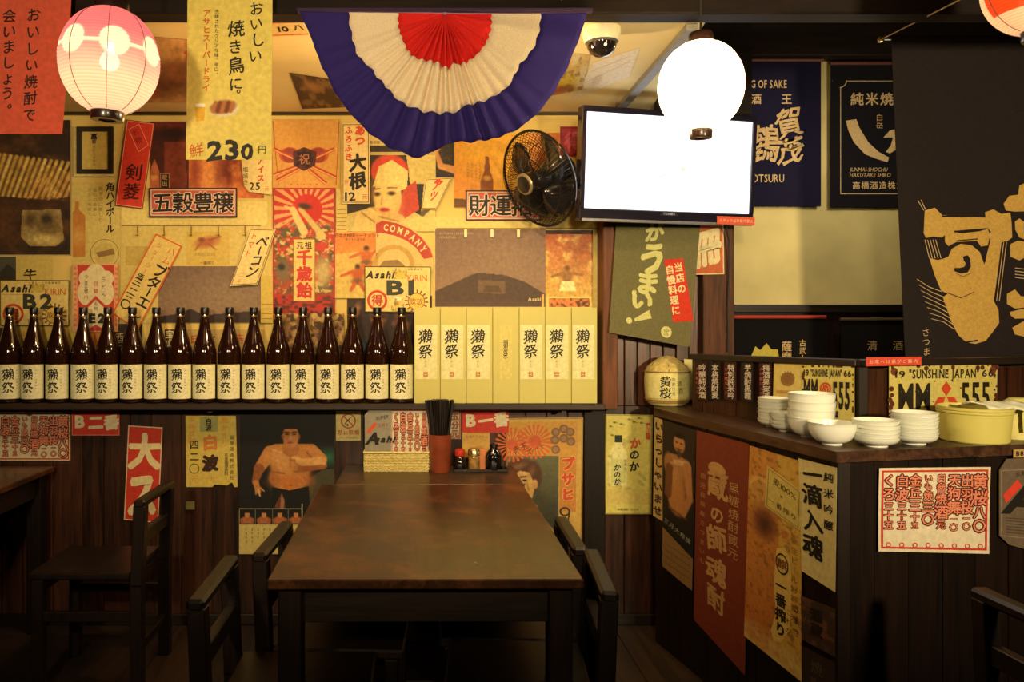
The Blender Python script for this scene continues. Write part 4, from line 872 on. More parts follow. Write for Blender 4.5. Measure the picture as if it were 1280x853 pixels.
bottle('spice_jar', .233, 3.45, [(0, .001), (.022, 0), (.025, .005), (.025, .055), (.021, .066), (0, .067)], mat('jar_glass', C(150, 110, 50), .1, coat=.7, noise=.4, nscale=50), 'glass spice jar with metal lid in the middle of the condiment tray', 'jar', [(.022, .062), (.026, .064), (.026, .086), (.020, .094), (0, .096)], mat('jar_lid', (.62, .5, .25), .25, .9))
bottle('sauce_bottle', .318, 3.45, [(0, .001), (.034, 0), (.038, .006), (.038, .060), (.032, .076), (.020, .088), (.016, .10), (0, .101)], mat('black_glaze', (.006, .006, .008), .06, coat=1, noise=.5, nscale=90, bump=.3), 'rounded shiny black sauce pot at the right end of the condiment tray', 'pot', [(.015, .098), (.019, .100), (.018, .112), (0, .116)], mat('black_cap', (.008, .006, .005), .3))
bx_ = MB().box((-.017, -.012, 0), (.017, .012, .088), .001).build('toothpick_box', mat('orange_box', C(206, 120, 60), .6), None, (.272, 3.468, ZT+.0055)); tag(bx_, 'small orange-brown box standing between jar and black pot', 'box')
# ---------------------------------------------------------------- paper on the upper wall (back to front)
CRM = (222, 190, 98)
WS = wall_sheet
# large sheets lowest in the layering
s = WS('poster', 'dark food poster of grilled skewers and a glass bowl at the far left', 'poster', (-20, 150, 89, 320), (60, 36, 18))
P = Pic(-20, 150, 89, 320, (46, 28, 14), .9); P.blot((84, 50, 22), 22, .45, .75, 2)
P.poly([(-20, 188), (30, 196), (89, 216), (89, 252), (60, 250), (-20, 245)], (150, 96, 34), .7)
for i in range(17):
    x = -24+i*7.2; P.cap(x+16, 192+i*.9, x-2, 246, 2.1, 1.8, (206, 164, 70) if i % 3 else (226, 190, 96), .9)
for i in range(6): P.cap(50+i*9, 224, 34+i*9, 250, 1.6, 1.2, (208, 150, 70), .7)
P.poly([(-20, 244), (60, 250), (89, 246), (89, 262), (-20, 262)], (70, 40, 16), .8)
P.poly([(28, 263), (76, 262), (80, 300), (70, 308), (38, 308), (26, 296)], (168, 138, 74), .9).ell(60, 281, 14, 15, (110, 84, 40), .6).ell(58, 274, 6, 6, (60, 44, 24), .5).ell(38, 275, 7, 9, (96, 70, 34), .5).ell(56, 299, 18, 6, (206, 178, 96), .6).ell(5, 285, 14, 22, (96, 56, 22), .9)
P.shade(.25, 4); s.pic(P); s.rect(-20, 318.6, 89, 320, (190, 160, 90), 2, 'border'); s.rect(88, 150, 89.5, 320, (170, 140, 80), 2, 'border'); s.done()
s = WS('poster', 'cream highball poster with whisky bottle and vertical black lettering', 'poster', (90, 228, 151, 335), (208, 180, 92))
P = Pic(91, 250, 152-40, 334, (208, 180, 92), .8); P.poly([(94, 252), (99, 252), (99, 262), (107, 270), (107, 322), (88, 322), (88, 270), (94, 262)], (190, 118, 42), .95).ell(98, 296, 8, 10, (206, 150, 70), .6); s.pic(P)
s.text('角ハイボール', 138, 234, 11, INKC, pitch=10.4, bold=.03, brush=.5); s.text('爽やかに楽しむ', 126, 236, 6, (150, 120, 60), pitch=6.5); s.text('毎日の食事に', 119, 238, 5, (150, 120, 60), pitch=6); s.text('冷たい炭酸で', 112, 238, 5, (150, 120, 60), pitch=6)
s.disc(131, 317, 18, (120, 90, 44), r0=17.3); s.disc(131, 317, 13, (198, 168, 84)); s.poly([(120, 316), (142, 311), (144, 318), (124, 322)], (140, 104, 52), 2); s.done()
s = WS('poster', 'small dark poster scrap at the left below the food poster', 'poster', (-15, 321, 20, 352), (78, 74, 52)); s.poly([(0, 340), (10, 330), (20, 338), (20, 352), (0, 352)], (48, 42, 30)); s.done()
s = WS('poster', 'pale paper with small brushed mark above the left lettered table sign', 'paper', (22, 320, 66, 360), (206, 176, 84)); s.text('牛', 38, 343, 14, INKC, brush=1, bold=.02, sx=1.2); s.done()
s = WS('poster', 'dark red theatre poster with a bottle and kimono figure, upper left', 'poster', (188, 152, 236, 240), (84, 34, 20))
P = Pic(188, 152, 236, 240, (70, 24, 16), .9); P.blot((120, 44, 28), 18, .4, .7, 3).poly([(206, 178), (232, 178), (234, 240), (206, 240)], (132, 56, 34), .8).poly([(191, 205), (193, 198), (196, 205), (199, 214), (199, 236), (188, 236), (188, 214)], (178, 96, 54)).ell(193, 222, 5, 3, (206, 140, 70), .4).ell(215, 168, 22, 7, (40, 14, 12), .5); P.shade(.2, 5); s.pic(P)
s.rect(200.5, 217, 212, 236, (36, 22, 16), 2); s.frame(200.5, 217, 212, 236, .8, (170, 130, 80), 3); s.text('蔵出', 206, 222, 7, (200, 150, 90), pitch=8, layer=4); s.done()
s = WS('poster', 'orange poster of a large blurred face behind the yellow price banner', 'poster', (236, 152, 330, 252), (190, 96, 40))
P = Pic(236, 152, 330, 252, (176, 84, 34), 1); P.ell(262, 222, 26, 40, (220, 138, 62), .9).ell(286, 214, 14, 24, (110, 34, 18), .7).ell(310, 236, 16, 14, (206, 100, 50), .8).blot((220, 130, 60), 14, .5, .75, 8, .7).ell(244, 214, 6, 26, (150, 60, 26), .8); P.shade(.15, 3); s.pic(P); s.done()
s = WS('calendar', 'large old wall calendar with brown mountain photo, left of the red sunrise poster', 'calendar', (151, 248, 336, 404), (212, 182, 92))
s.rect(152, 281.4, 326, 283, (140, 112, 54), 1, 'border'); s.rect(152, 252, 334, 281, (224, 196, 106), 1, 'border')
P = Pic(198, 333, 326, 404, (118, 88, 64), 1); P.grad((112, 84, 66), (142, 108, 74)).ell(284, 372, 60, 30, (150, 122, 84), .9, k=.7).poly([(198, 404), (198, 396), (225, 392), (238, 386), (255, 394), (326, 388), (326, 404)], (54, 38, 34), .95); P.shade(.12, 2.5); s.pic(P)
P = Pic(233, 290, 287, 332, (206, 170, 74), .8); P.ell(259, 303, 14, 6, (176, 96, 52), .5, -12).ell(252, 300, 4, 3, (130, 70, 40), .5).cap(262, 300, 276, 296, 1.4, .6, (150, 80, 44)).cap(250, 306, 244, 313, 1, .6, (150, 80, 44)).cap(262, 306, 270, 312, 1, .6, (150, 80, 44)); s.pic(P, 2)
s.text('KIRIN BEER', 244, 318, 5.5, (170, 134, 60), d='l', layer=4); s.text('一番搾り', 252, 329, 5, INKC, d='h', pitch=4.8, bold=.02, layer=4); s.rect(157, 308, 190, 332, (196, 162, 74), 1)
s.done()
for hx in (172, 205, 239, 273, 306):
    o = MB().tube([tuple(U(hx, 283, 3.605)), tuple(U(hx, 292, 3.600)), tuple(U(hx+1, 294.5, 3.594)), tuple(U(hx-3, 294, 3.590))], .0022, 5).build('hook', mat('brass_hook', (.45, .28, .1), .35, .8)); tag(o, '%s small brass hook from the left under the left calendar strip' % {172: 'first', 205: 'second', 239: 'third', 273: 'fourth', 306: 'fifth'}[hx], 'hook', 'hooks under the left calendar strip')
s = WS('wall_poster', 'orange wedding envelope print with ribbon crest, above the red sunrise poster', 'poster', (341, 149, 424, 238), (212, 150, 66))
s.disc(362, 194, 13, (196, 84, 44), r0=9.5, ry=10); s.disc(398, 194, 13, (196, 84, 44), r0=9.5, ry=10); s.disc(362, 194, 9.5, (150, 60, 46)); s.disc(398, 194, 9.5, (150, 60, 46))
for a, b_, c_, d in ((342, 186, 372, 200), (342, 219, 372, 208), (418, 186, 388, 200), (420, 222, 386, 206), (346, 226, 376, 210), (408, 230, 386, 212)): s.line(a, b_, c_, d, 4.5, (186, 70, 40), 2); s.line(a, b_+1, c_, d+1, 1.5, (226, 160, 80), 3)
s.poly([(366, 190), (380, 184), (396, 190), (394, 207), (380, 214), (367, 207)], (84, 34, 30), 3); s.text('寿', 380.5, 199, 22, (40, 20, 22), bold=.05, layer=4); s.text('祝', 380.5, 199, 14, (190, 110, 60), layer=6)
for i in range(5): s.disc(364+i*8, 231, 1.1, (196, 70, 40), n=8)
s.line(341, 151, 348, 232, .8, (130, 80, 40)); s.line(424, 151, 420, 232, .8, (130, 80, 40)); s.done()
s = WS('wall_poster', 'dark poster of a raised arm above the portrait of the woman', 'poster', (461, 160, 570, 222), (44, 30, 20))
P = Pic(461, 160, 570, 222, (40, 28, 20), .9); P.blot((90, 70, 40), 3, .55, .8, 5, .7).cap(545, 190, 551, 207, 2.6, 3.6, (196, 128, 66)).cap(551, 208, 570, 213, 3.8, 5, (206, 140, 72)).cap(545, 190, 549, 186, 2, 1.4, (206, 140, 72)).poly([(461, 160), (470, 172), (503, 182), (461, 182)], (216, 184, 100)); s.pic(P); s.text('無添加ソース', 464, 178, 4.5, (60, 40, 24), d='h', layer=3); s.done()
s = WS('wall_poster', 'vintage portrait poster of a woman in red and cream headscarf, chin on hand', 'poster', (434, 190, 545, 290), (186, 158, 84))
P = Pic(434, 194, 545, 290, (50, 36, 24), .7)
P.poly([(434, 268), (470, 258), (500, 266), (545, 240), (545, 290), (434, 290)], (196, 168, 88)).poly([(508, 194), (545, 194), (545, 290), (520, 290)], (206, 178, 92)).poly([(512, 230), (530, 230), (526, 270), (512, 262)], (40, 30, 22))
P.poly([(505, 236), (520, 226), (524, 262), (502, 276), (496, 262)], (186, 62, 36)).ell(487, 214, 23.5, 21, (196, 60, 38), .06).poly([(474, 208), (490, 200), (508, 212), (508, 236), (497, 240), (480, 238), (470, 236)], (222, 190, 100))
P.ell(472, 240, 10, 16, (34, 24, 18), .2).cap(470, 268, 500, 274, 9, 6, (206, 164, 84)).ell(484.5, 247, 17.5, 27, (228, 188, 100), .06).ell(484.5, 268, 11, 7, (196, 146, 76), .8, k=.6).poly([(474, 208), (490, 202), (510, 214), (509, 234), (490, 230), (466, 234)], (222, 192, 104))
P.ell(471, 243, 4.2, 2.2, (50, 34, 22), .5).ell(489.5, 242, 4.6, 2.4, (50, 34, 22), .5).cap(466, 237, 475, 236, .7, .5, (80, 54, 30)).cap(485, 235, 496, 235, .8, .5, (80, 54, 30)).cap(478, 246, 476.5, 255, .8, 1.2, (196, 144, 72), .9).ell(480.5, 262.5, 6, 2.4, (176, 40, 30), .4).ell(466, 242, 3, 14, (196, 140, 76), .9, k=.6).ell(498, 256, 5, 12, (206, 150, 80), .9, k=.5)
P.poly([(446, 266), (462, 262), (474, 272), (500, 278), (520, 272), (520, 290), (440, 290)], (214, 178, 94)).cap(462, 262, 474, 270, 2.4, 2.2, (230, 192, 106)).cap(458, 266, 472, 275, 2.2, 2, (222, 182, 98)).cap(474, 271, 498, 277, .8, .8, (150, 104, 56)).cap(452, 266, 468, 278, 1, 1, (160, 120, 60)).cap(528, 268, 545, 250, 3, 4, (90, 74, 44)).shade(.08, 2.5); s.pic(P); s.done()
s = WS('wall_poster', 'orange sake poster with a tall brown bottle, left of the wall fan', 'poster', (568, 166, 700, 260), (214, 150, 36))
P = Pic(568, 166, 700, 260, (220, 164, 40), 1); P.grad((214, 130, 44), (232, 190, 50), False).ell(600, 190, 44, 22, (236, 170, 46), .9).poly([(605, 215), (607, 196), (611, 196), (613, 215), (617, 226), (617, 244), (601, 244), (601, 226)], (136, 74, 34)).ell(609, 223, 5, 3, (206, 146, 66), .4).poly([(568, 248), (592, 250), (592, 260), (568, 260)], (96, 60, 30)).ell(690, 190, 24, 40, (206, 90, 50), .9, k=.9); P.shade(.06, 6); s.pic(P)
for i in range(4): s.text('冬の杯酒蔵のこだわり', 585+i*5, 205+i*1, 3.6, (160, 110, 50), pitch=3.8, layer=3)
s.done()
s = WS('wall_sign', 'crimson square print beside the television, right above the fan', 'sign', (700, 158, 740, 196), (164, 44, 50)); s.frame(701.5, 159.5, 738, 194.5, 1.2, (96, 26, 30)); s.text('得', 718, 177, 26, (196, 80, 84), brush=.6, bold=.03); s.done()
s = WS('calendar', 'large wall calendar with hazy brown mountain photo, left of the wooden post', 'calendar', (543, 272, 752, 385), (214, 184, 96))
s.rect(545, 285, 750, 287, (150, 120, 60), 1, 'border')
P = Pic(544, 287, 682, 384, (122, 92, 66), 1); P.grad((116, 84, 62), (146, 112, 78)).ell(640, 330, 50, 44, (150, 118, 82), .95, k=.5)
P.poly([(544, 364), (560, 357), (590, 343.5), (597, 341), (630, 344), (655, 352), (682, 368), (682, 384), (544, 384)], (70, 50, 36), .9).poly([(598, 350), (632, 352), (632, 368), (598, 366)], (120, 90, 54), .7).poly([(606, 358), (624, 358), (628, 366), (604, 366)], (72, 50, 34), .7).poly([(544, 378), (682, 376), (682, 384), (544, 384)], (84, 60, 44), .7); P.shade(.10, 2.2); s.pic(P)
s.text('AUTUMN COLLECTION', 549, 292, 4, (176, 150, 96), d='l', layer=3); s.text('MOUNTAIN', 549, 297, 4, (176, 150, 96), d='l', layer=3)
s.text('Asahi', 660, 374, 6, (206, 180, 110), d='l', bold=.03, layer=3); s.rect(677, 368, 680, 384, (200, 160, 80), 2); s.done()
for hx in (582, 615, 648):
    o = MB().box(tuple(U(hx-1.8, 297, 3.598)), tuple(U(hx+1.8, 287, 3.606)), .001).build('clip', mat('cream_clip', C(222, 200, 130), .4)); tag(o, '%s small pale clip on the mountain calendar by the fan' % {582: 'left', 615: 'middle', 648: 'right'}[hx], 'clip', 'clips on the mountain calendar')
s = WS('wall_poster', 'yellow-orange poster of a fighter, right of the mountain calendar', 'poster', (682, 288, 741, 386), (196, 134, 50))
P = Pic(682, 290, 741, 386, (206, 150, 54), .8); P.grad((176, 84, 44), (216, 176, 74)).blot((226, 186, 90), 10, .5, .7, 2, .8).ell(709, 336, 3.2, 3.6, (110, 70, 34), .4).ell(709, 347, 8, 9, (150, 100, 46), .5).cap(703, 342, 690, 346, 2, 1.5, (160, 104, 48)).cap(715, 342, 728, 344, 2, 1.5, (160, 104, 48)).poly([(702, 352), (717, 352), (720, 364), (699, 364)], (232, 206, 130)).ell(726, 310, 12, 20, (150, 80, 40), .8, k=.6); P.shade(.2, 2.5); s.pic(P)
s.rect(682, 288, 741, 293, (60, 30, 20), 2); s.rect(684, 371, 739, 385, (226, 190, 96), 2); P = Pic(686, 373, 737, 384, (206, 120, 54), 1); P.blot((90, 50, 24), 3, .45, .6, 4); s.pic(P, 3); s.done()
s = WS('wall_poster', 'narrow striped paper strip between red sunrise poster and wrestling poster', 'paper', (420, 236, 434, 300), (206, 176, 92)); 
for i in range(7): s.rect(421, 262+i*5, 433, 263+i*5, (150, 120, 60))
s.done()
s = WS('wall_poster', 'dark photo of dried fish behind the bottles at the right', 'poster', (434, 370, 540, 462), (50, 30, 20))
P = Pic(434, 372, 540, 462, (48, 28, 20), .9); 
for i in range(16): P.ell(446+(i*29) % 88, 388+(i*17) % 34, 4, 9, (150, 96, 60), .6, 20+i*23)
P.ell(456, 436, 7, 10, (50, 70, 80), .6).shade(.3, 4); s.pic(P); s.done()
s = WS('wall_poster', 'yellow-orange wrestling tournament poster with two fighters', 'poster', (418, 290, 476, 373), (206, 154, 62))
P = Pic(418, 291, 476, 373, (206, 150, 56), .7); P.grad((206, 112, 40), (212, 176, 78)).poly([(418, 318), (476, 312), (476, 373), (418, 373)], (208, 172, 80), .8)
for (x, y, c_) in ((458, 320, (190, 92, 36)), (447, 343, (186, 84, 32))): P.ell(x, y-9, 3.2, 3.6, (70, 44, 26), .4).ell(x, y, 8, 7, c_, .3).cap(x-7, y-3, x-20, y+2, 2.2, 1.6, c_).cap(x+6, y-2, x+14, y-8, 2.2, 1.6, c_).ell(x, y+9, 7.5, 4, (120, 76, 34), .4).cap(x-4, y+12, x-8, y+20, 2.6, 2, c_).cap(x+4, y+12, x+8, y+20, 2.6, 2, c_)
P.shade(.1, 3); s.pic(P); s.text('日本大相撲トーナメント', 421, 294.5, 5.6, INKC, d='h', pitch=5.1, bold=.045, layer=3); s.text('第三十八回大会', 433, 299.5, 3.5, INKC, d='h', pitch=3.7, bold=.02, layer=3); s.text('力士', 471, 318, 4, INKC, layer=3); s.done()
s = WS('wall_poster', 'round vintage beer label print with arched English word, under the portrait', 'poster', (470, 272, 545, 340), (206, 170, 92), outline=[(470, 278), (480, 274), (495, 277), (510, 283), (525, 293), (538, 310), (542, 330), (542, 340), (470, 340)])
s.poly([(470, 280), (478, 276), (495, 279), (512, 286), (527, 297), (538, 312), (541, 322), (530, 324), (520, 310), (508, 301), (494, 295), (476, 291), (470, 292)], (176, 56, 34)); 
for ch, x, y, r_ in (('C', 483, 284.5, 6), ('O', 491.4, 286, 12), ('M', 500.6, 288.8, 18), ('P', 509.2, 292.5, 26), ('A', 516.5, 297.5, 36), ('N', 523.5, 304, 46), ('Y', 529.5, 312, 56)): s.text(ch, x, y, 11.5, (226, 196, 120), d='l', sx=.72, bold=.035, rot=r_, align='c')
s.disc(492, 330, 26, (186, 140, 60), r0=20, ry=24); s.poly([(474, 333), (480, 326), (497, 325), (506, 332), (506, 338), (474, 338)], (140, 106, 50), 2); s.done()
s = WS('wall_poster', 'red sunrise poster with crane and festive lettering for long-life candy', 'poster', (341, 235, 419, 400), (176, 48, 34))
P = Pic(342, 236, 418, 400, (190, 50, 32), .8); an = np.arctan2(P.Y-263, P.X-384); P.mix((np.sin(an*22) > .1).astype(float)*(np.hypot(P.X-384, P.Y-263) > 19)*(P.Y < 285), (220, 150, 84)).ell(384, 262, 19, 19, (196, 40, 30), .04)
P.blot((70, 62, 36), 7, .42, .55, 6, 0); msk = np.clip((P.Y-276)/8, 0, 1)*np.clip((372-P.Y)/8, 0, 1); P.mix(msk*np.clip((fbm(P.X/6, P.Y/6, 5)-.38)*7, 0, 1), (92, 74, 40)).mix(msk*np.clip((fbm(P.X/4, P.Y/4, 9)-.55)*9, 0, 1), (206, 170, 90)).mix(msk*np.clip((fbm(P.X/5, P.Y/5, 12)-.6)*9, 0, 1), (186, 60, 36))
P.cap(366, 262, 380, 290, 4, 5, (214, 182, 104)).cap(376, 262, 404, 296, 3, 4, (206, 172, 92)).cap(366, 262, 356, 258, 2, 1, (214, 182, 104)).ell(381, 258, 8, 3.5, (60, 40, 26), .4, 10).ell(354, 340, 9, 16, (120, 96, 56), .5).ell(404, 340, 10, 17, (186, 158, 92), .5).ell(352, 334, 4, 4, (40, 32, 24), .5)
P.mix(np.clip((P.Y-368)/3, 0, 1), (176, 46, 30)).mix(np.clip((P.Y-368)/3, 0, 1)*np.clip((fbm(P.X/5, P.Y/3, 2)-.5)*8, 0, 1), (90, 40, 26)); s.pic(P)
s.rect(366.5, 299, 394, 377, (222, 186, 98), 2); s.frame(366.5, 299, 394, 377, .6, (120, 70, 36), 3); s.text('元祖', 375, 307, 9.5, (70, 34, 22), d='h', pitch=10.5, bold=.02, layer=4); s.text('千歳飴', 380.5, 322, 20, (196, 52, 34), pitch=20.5, bold=.045, layer=4)
s.frame(341.5, 235.5, 418.5, 400, 1.5, (160, 40, 30), 3); s.done()
s = WS('wall_poster', 'yellow striped paper column left of the red sunrise poster', 'paper', (326, 345, 341, 404), (206, 172, 72))
for i in range(4): s.rect(327, 380+i*6, 340, 381+i*6, (160, 120, 56))
s.done()
# lower fringe of the upper wall, seen between the bottle necks
for (lb, r, pc, fn) in (('dark paper strip with white letters behind the fifth and sixth bottles', (136, 405, 178, 460), (44, 30, 20), lambda s: s.text('酒処', 148, 423, 14, (190, 160, 100), brush=.4)),
    ('orange paper behind the fourth bottle', (98, 412, 136, 458), (204, 122, 44), lambda s: s.text('旬', 112, 438, 13, (170, 80, 34))),
    ('cream paper with red and black characters behind the middle bottles', (206, 412, 330, 462), (196, 160, 84), lambda s: (s.text('日', 243, 424, 11, (196, 60, 36), brush=.6, bold=.02), s.text('大', 263, 424, 13, INKC, brush=.6, bold=.03), s.text('寿', 300, 424, 13, (196, 80, 40), brush=.5), s.text('宝山', 212, 418, 11, (230, 206, 140), bold=.02), s.rect(206, 412, 222, 440, (60, 40, 26)), s.text('宝山', 214, 418, 10, (226, 200, 130), layer=5))),
    ('brown printed sheet behind the tenth to thirteenth bottles', (342, 392, 430, 462), (150, 104, 54), lambda s: s.pic(Pic(342, 392, 430, 460, (140, 96, 50), 1.2).blot((196, 156, 84), 8, .45, .6, 3).blot((74, 46, 26), 5, .5, .6, 7))),
    ('yellow paper behind the leftmost bottles', (-15, 408, 96, 462), (204, 166, 70), lambda s: (s.text('生', 48, 421, 11, INKC, brush=.8), s.text('本日', 30, 418, 8, (160, 110, 50)), s.poly([(-15, 410), (6, 410), (2, 440), (-15, 440)], (40, 28, 20))))):
    s = WS('wall_paper_sheet', lb, 'paper', r, pc); fn(s); s.done()
# signs pinned over the posters
s = WS('picture_frame', 'small black framed certificate on the wall at the upper left', 'frame', (93, 158, 145, 221), (216, 188, 108), thick=.004)
s.root['label'] = 'small black framed certificate on the wall at the upper left'
cpos = s.cen
for r_ in ((97, 159, 143, 165), (97, 212, 143, 218), (97, 165, 103.5, 212), (136.5, 165, 143, 212)):
    a, b_ = s.at(r_[0], r_[3], 0), s.at(r_[2], r_[1], 0); MB().box((a.x, a.y-.010, a.z), (b_.x, a.y, b_.z), .001).build('frame_bar', mat('black_frame', (.020, .015, .010), .4), s.root)
s.rect(103.5, 165, 136.5, 212, (206, 174, 84)); s.text('高', 118, 171, 8, INKC, bold=.05); s.text('会', 118, 177, 6, INKC, bold=.03); s.text('左記之者優秀', 118, 184, 3.6, (140, 104, 50), pitch=4.4); s.done()
s = WS('wall_sign', 'tilted red strip sign with black sword-brand lettering, upper left', 'sign', None, (206, 54, 32), quad=[(158.5, 149.5), (193.6, 154), (178.4, 261.5), (143.9, 257)], ext=(0, 0, 35, 108), thick=.0015)
s.frame(.6, .6, 34.4, 107.4, 1.2, (226, 140, 100)); s.frame(0, 0, 35, 108, .8, (90, 24, 18)); s.text('剣菱', 18, 64, 22, (60, 18, 14), pitch=24, brush=.6, bold=.015); s.line(4, 12, 16, 4, .7, (230, 150, 110)); s.line(16, 4, 31, 28, .7, (230, 150, 110)); s.line(31, 28, 20, 38, .7, (230, 150, 110)); s.line(20, 38, 4, 12, .7, (230, 150, 110)); s.text('名物', 13, 14, 9, (120, 30, 24), rot=-28, pitch=11); s.done()
s = WS('wall_sign', 'small white price strip with red lettering and 25, beside the yellow banner', 'sign', (301, 192, 340, 245), (226, 198, 120), outline=[(301, 192), (340, 192), (340, 244), (334, 243), (311, 240), (305, 232)], thick=.001)
s.text('アイス', 326, 201, 10, (200, 60, 34), pitch=11, bold=.03, brush=.5); s.text('塩焼き', 307, 212, 7, INKC, pitch=8, brush=.4); s.text('25', 312, 233, 13, INKC, d='l', bold=.02, brush=.5); s.text('元', 334, 236, 6, (200, 90, 40)); s.done()
s = WS('wall_sign', 'dark framed sign with four black harvest characters on red ground', 'sign', (186.5, 235, 296.5, 272), (206, 170, 130), thick=.003)
s.frame(186.5, 235, 296.5, 272, 1.8, (70, 24, 20)); s.rect(190, 238.5, 293, 268.5, (186, 84, 66)); s.text('五穀豊穣', 203.5, 253.5, 27, (30, 20, 18), d='h', pitch=25.4, bold=.02, brush=.25, outline=(226, 190, 150), ow=.045); s.done()
s = WS('wall_sign', 'dark framed sign with black wealth characters on red ground, behind the fan', 'sign', (582, 238, 676, 276), (206, 170, 130), thick=.003)
s.frame(582, 238, 676, 276, 1.8, (70, 24, 20)); s.rect(585.5, 241.5, 673, 272.5, (186, 84, 66)); s.text('財運招', 599.5, 257, 28, (30, 20, 18), d='h', pitch=26.5, bold=.02, brush=.25, outline=(226, 190, 150), ow=.045); s.done()
s = WS('wall_sign', 'white strip sign with big black radish characters and 12', 'sign', (427, 154, 462.5, 255), (228, 196, 120), thick=.0015)
s.frame(428.5, 155.5, 461, 253.5, .9, (80, 40, 26)); s.text('ふろふき', 436, 163, 9.5, (206, 70, 36), pitch=11, brush=.9, bold=.04); s.text('あつ', 450, 163, 13, (206, 70, 36), pitch=13, brush=.8, bold=.06); s.text('大根', 447, 203, 22, INKC, pitch=23, brush=.9, bold=.045); s.text('12', 431, 246, 15, INKC, d='l', bold=.025, sx=1.2, brush=.4); s.text('元', 456, 246, 7, (200, 90, 40)); s.text('特', 433, 228, 6, (206, 80, 40)); s.done()
s = WS('wall_sign', 'small tilted white strip with red lettering right of the woman portrait', 'sign', None, (226, 196, 116), quad=[(532, 224), (565, 222), (545, 262), (527, 262)], ext=(0, 0, 36, 40), thick=.0012)
s.frame(.8, .8, 35, 39, .8, (120, 60, 34)); s.text('アツ', 19, 9, 14, (206, 66, 36), pitch=14, brush=.8, bold=.05); s.disc(18, 4, 3.5, (206, 66, 36), 2); s.done()
def beer_sign(no, label, r, nx):
    x0, y0, x1, y1 = r; s = WS('wall_sign', label, 'sign', None, (224, 192, 104), quad=[(x0, y0), (x1, y0+.5), (x1-.5, y1), (x0+.5, y1-.5)], ext=(0, 0, 84, 58), thick=.0018)
    s.frame(0, 0, 84, 58, 1.1, (70, 54, 30)); s.text('Asahi', 2.5, 10.5, 12.5, (44, 34, 22), d='l', bold=.045, slant=.28, sx=.98); s.text('KIRIN', 54.5, 14.5, 11.5, (206, 104, 44), d='l', sx=.88, bold=.01); s.text('一番ビール合戦開催中', 36, 3.4, 3, INKC, d='h', pitch=4, layer=3)
    if no == 'B1': s.poly([(57, 19.5), (62.5, 15), (62.5, 20.5), (57, 24)], (52, 54, 38), 3, 'lettering')
    s.rect(2.5, 18, 28, 18.8, (200, 150, 90)); P = Pic(34, 5, 54, 16, (224, 192, 104), .9); P.ell(44, 10, 9, 5, (206, 176, 60), .7).blot((160, 120, 40), 3, .5, .6, 2, .8); s.pic(P)
    s.text(no, 28, 26.5, 25, (52, 54, 38), d='l', bold=.04, fit=40)
    s.disc(16, 43, 13, (190, 60, 34), 1, r0=9.8); s.text('得', 16, 43, 15, (190, 60, 34), bold=.03); s.burst(66, 44, 10, 15, 16, (120, 70, 36), 1, duty=.35); s.disc(66, 44, 11, (150, 100, 40), 2); s.disc(66, 44, 9.8, (222, 178, 70), 3); s.text('飲放', 61, 44, 9, (120, 60, 30), d='h', pitch=9.5, layer=4)
    P = Pic(34, 38, 50, 56, (224, 192, 104), .9); P.poly([(38, 42), (46, 42), (45, 54), (39, 54)], (222, 176, 60)).ell(42, 41, 5, 2.5, (240, 226, 170), .4).blot((110, 80, 40), 3, .6, .65, 4, .6); s.pic(P, 1); s.done()
beer_sign('B2', 'framed table sign lettered B2 with beer print, above the leftmost bottles', (0, 350, 87, 408), 2)
beer_sign('B1', 'framed table sign lettered B1 with beer print, right end of the bottles', (455.5, 333, 538.5, 391), 1)
s = WS('wall_sign', 'red and white ornate cloud-shaped menu sign lettered E2 behind the bottles', 'sign', (91, 330, 148, 415), (226, 160, 100), thick=.0012)
s.rect(97, 331.5, 143, 414, (196, 62, 40)); s.disc(120, 342, 12, (226, 200, 140), 2); s.disc(108, 348, 9.5, (226, 200, 140), 2); s.disc(133, 348, 9.5, (226, 200, 140), 2); s.disc(108, 366, 11, (226, 200, 140), 2, ry=16); s.disc(132, 366, 11, (226, 200, 140), 2, ry=16); s.rect(106, 344, 135, 372, (226, 200, 140), 2); s.poly([(98, 392), (120, 370), (142, 392), (142, 402), (98, 402)], (196, 62, 40), 3); s.poly([(103, 392), (120, 375), (138, 392), (138, 412), (103, 412)], (226, 204, 146), 4); s.poly([(108, 413), (120, 406), (132, 413)], (196, 62, 40), 5)
s.text('つまみ', 108, 346, 5.5, INKC, pitch=8, layer=5); s.text('うどん', 130, 350, 6.5, INKC, pitch=9, layer=5, brush=.4); s.text('三百円', 108, 358, 5, (110, 70, 40), pitch=7, layer=5); s.text('日替', 120, 355, 6, (206, 110, 60), pitch=9, layer=5, bold=.03); s.text('名物', 120, 380, 5, INKC, pitch=6, layer=5)
s.text('E2', 111, 398, 15, (44, 44, 34), d='l', bold=.07, sx=1.1, layer=6)
for i in range(12): s.text('福', 94, 336+i*6.4, 4, (196, 80, 46), layer=2); s.text('福', 145.5, 336+i*6.4, 4, (196, 80, 46), layer=2)
s.done()
s = WS('wall_sign', 'long diagonal orange-edged price strip leaning over the left calendar', 'sign', None, (222, 186, 96), quad=[(195, 292), (228, 308), (172, 414), (140, 392)], ext=(0, 0, 37, 118), thick=.0015)
s.frame(0, 0, 37, 118, 1.8, (212, 92, 34)); s.text('ジューシー', 11, 12, 8, (206, 100, 50), pitch=9.5); s.text('ハム', 28, 12, 11, (206, 90, 44), pitch=13, brush=.5); 
for ch, y, z in (('ブ', 40, 19), ('タ', 56, 18), ('ー', 70, 14), ('エ', 84, 17), ('レ', 102, 15)): s.text(ch, 27, y, z, INKC, brush=.6, bold=.025)
for ch, y, z in (('㎝', 58, 9), ('三', 66, 12), ('二', 80, 12), ('一', 88, 9), ('〇', 98, 14)): s.text(ch if ch != '㎝' else '価', 9, y, z, INKC, brush=.6, bold=.02)
s.done()
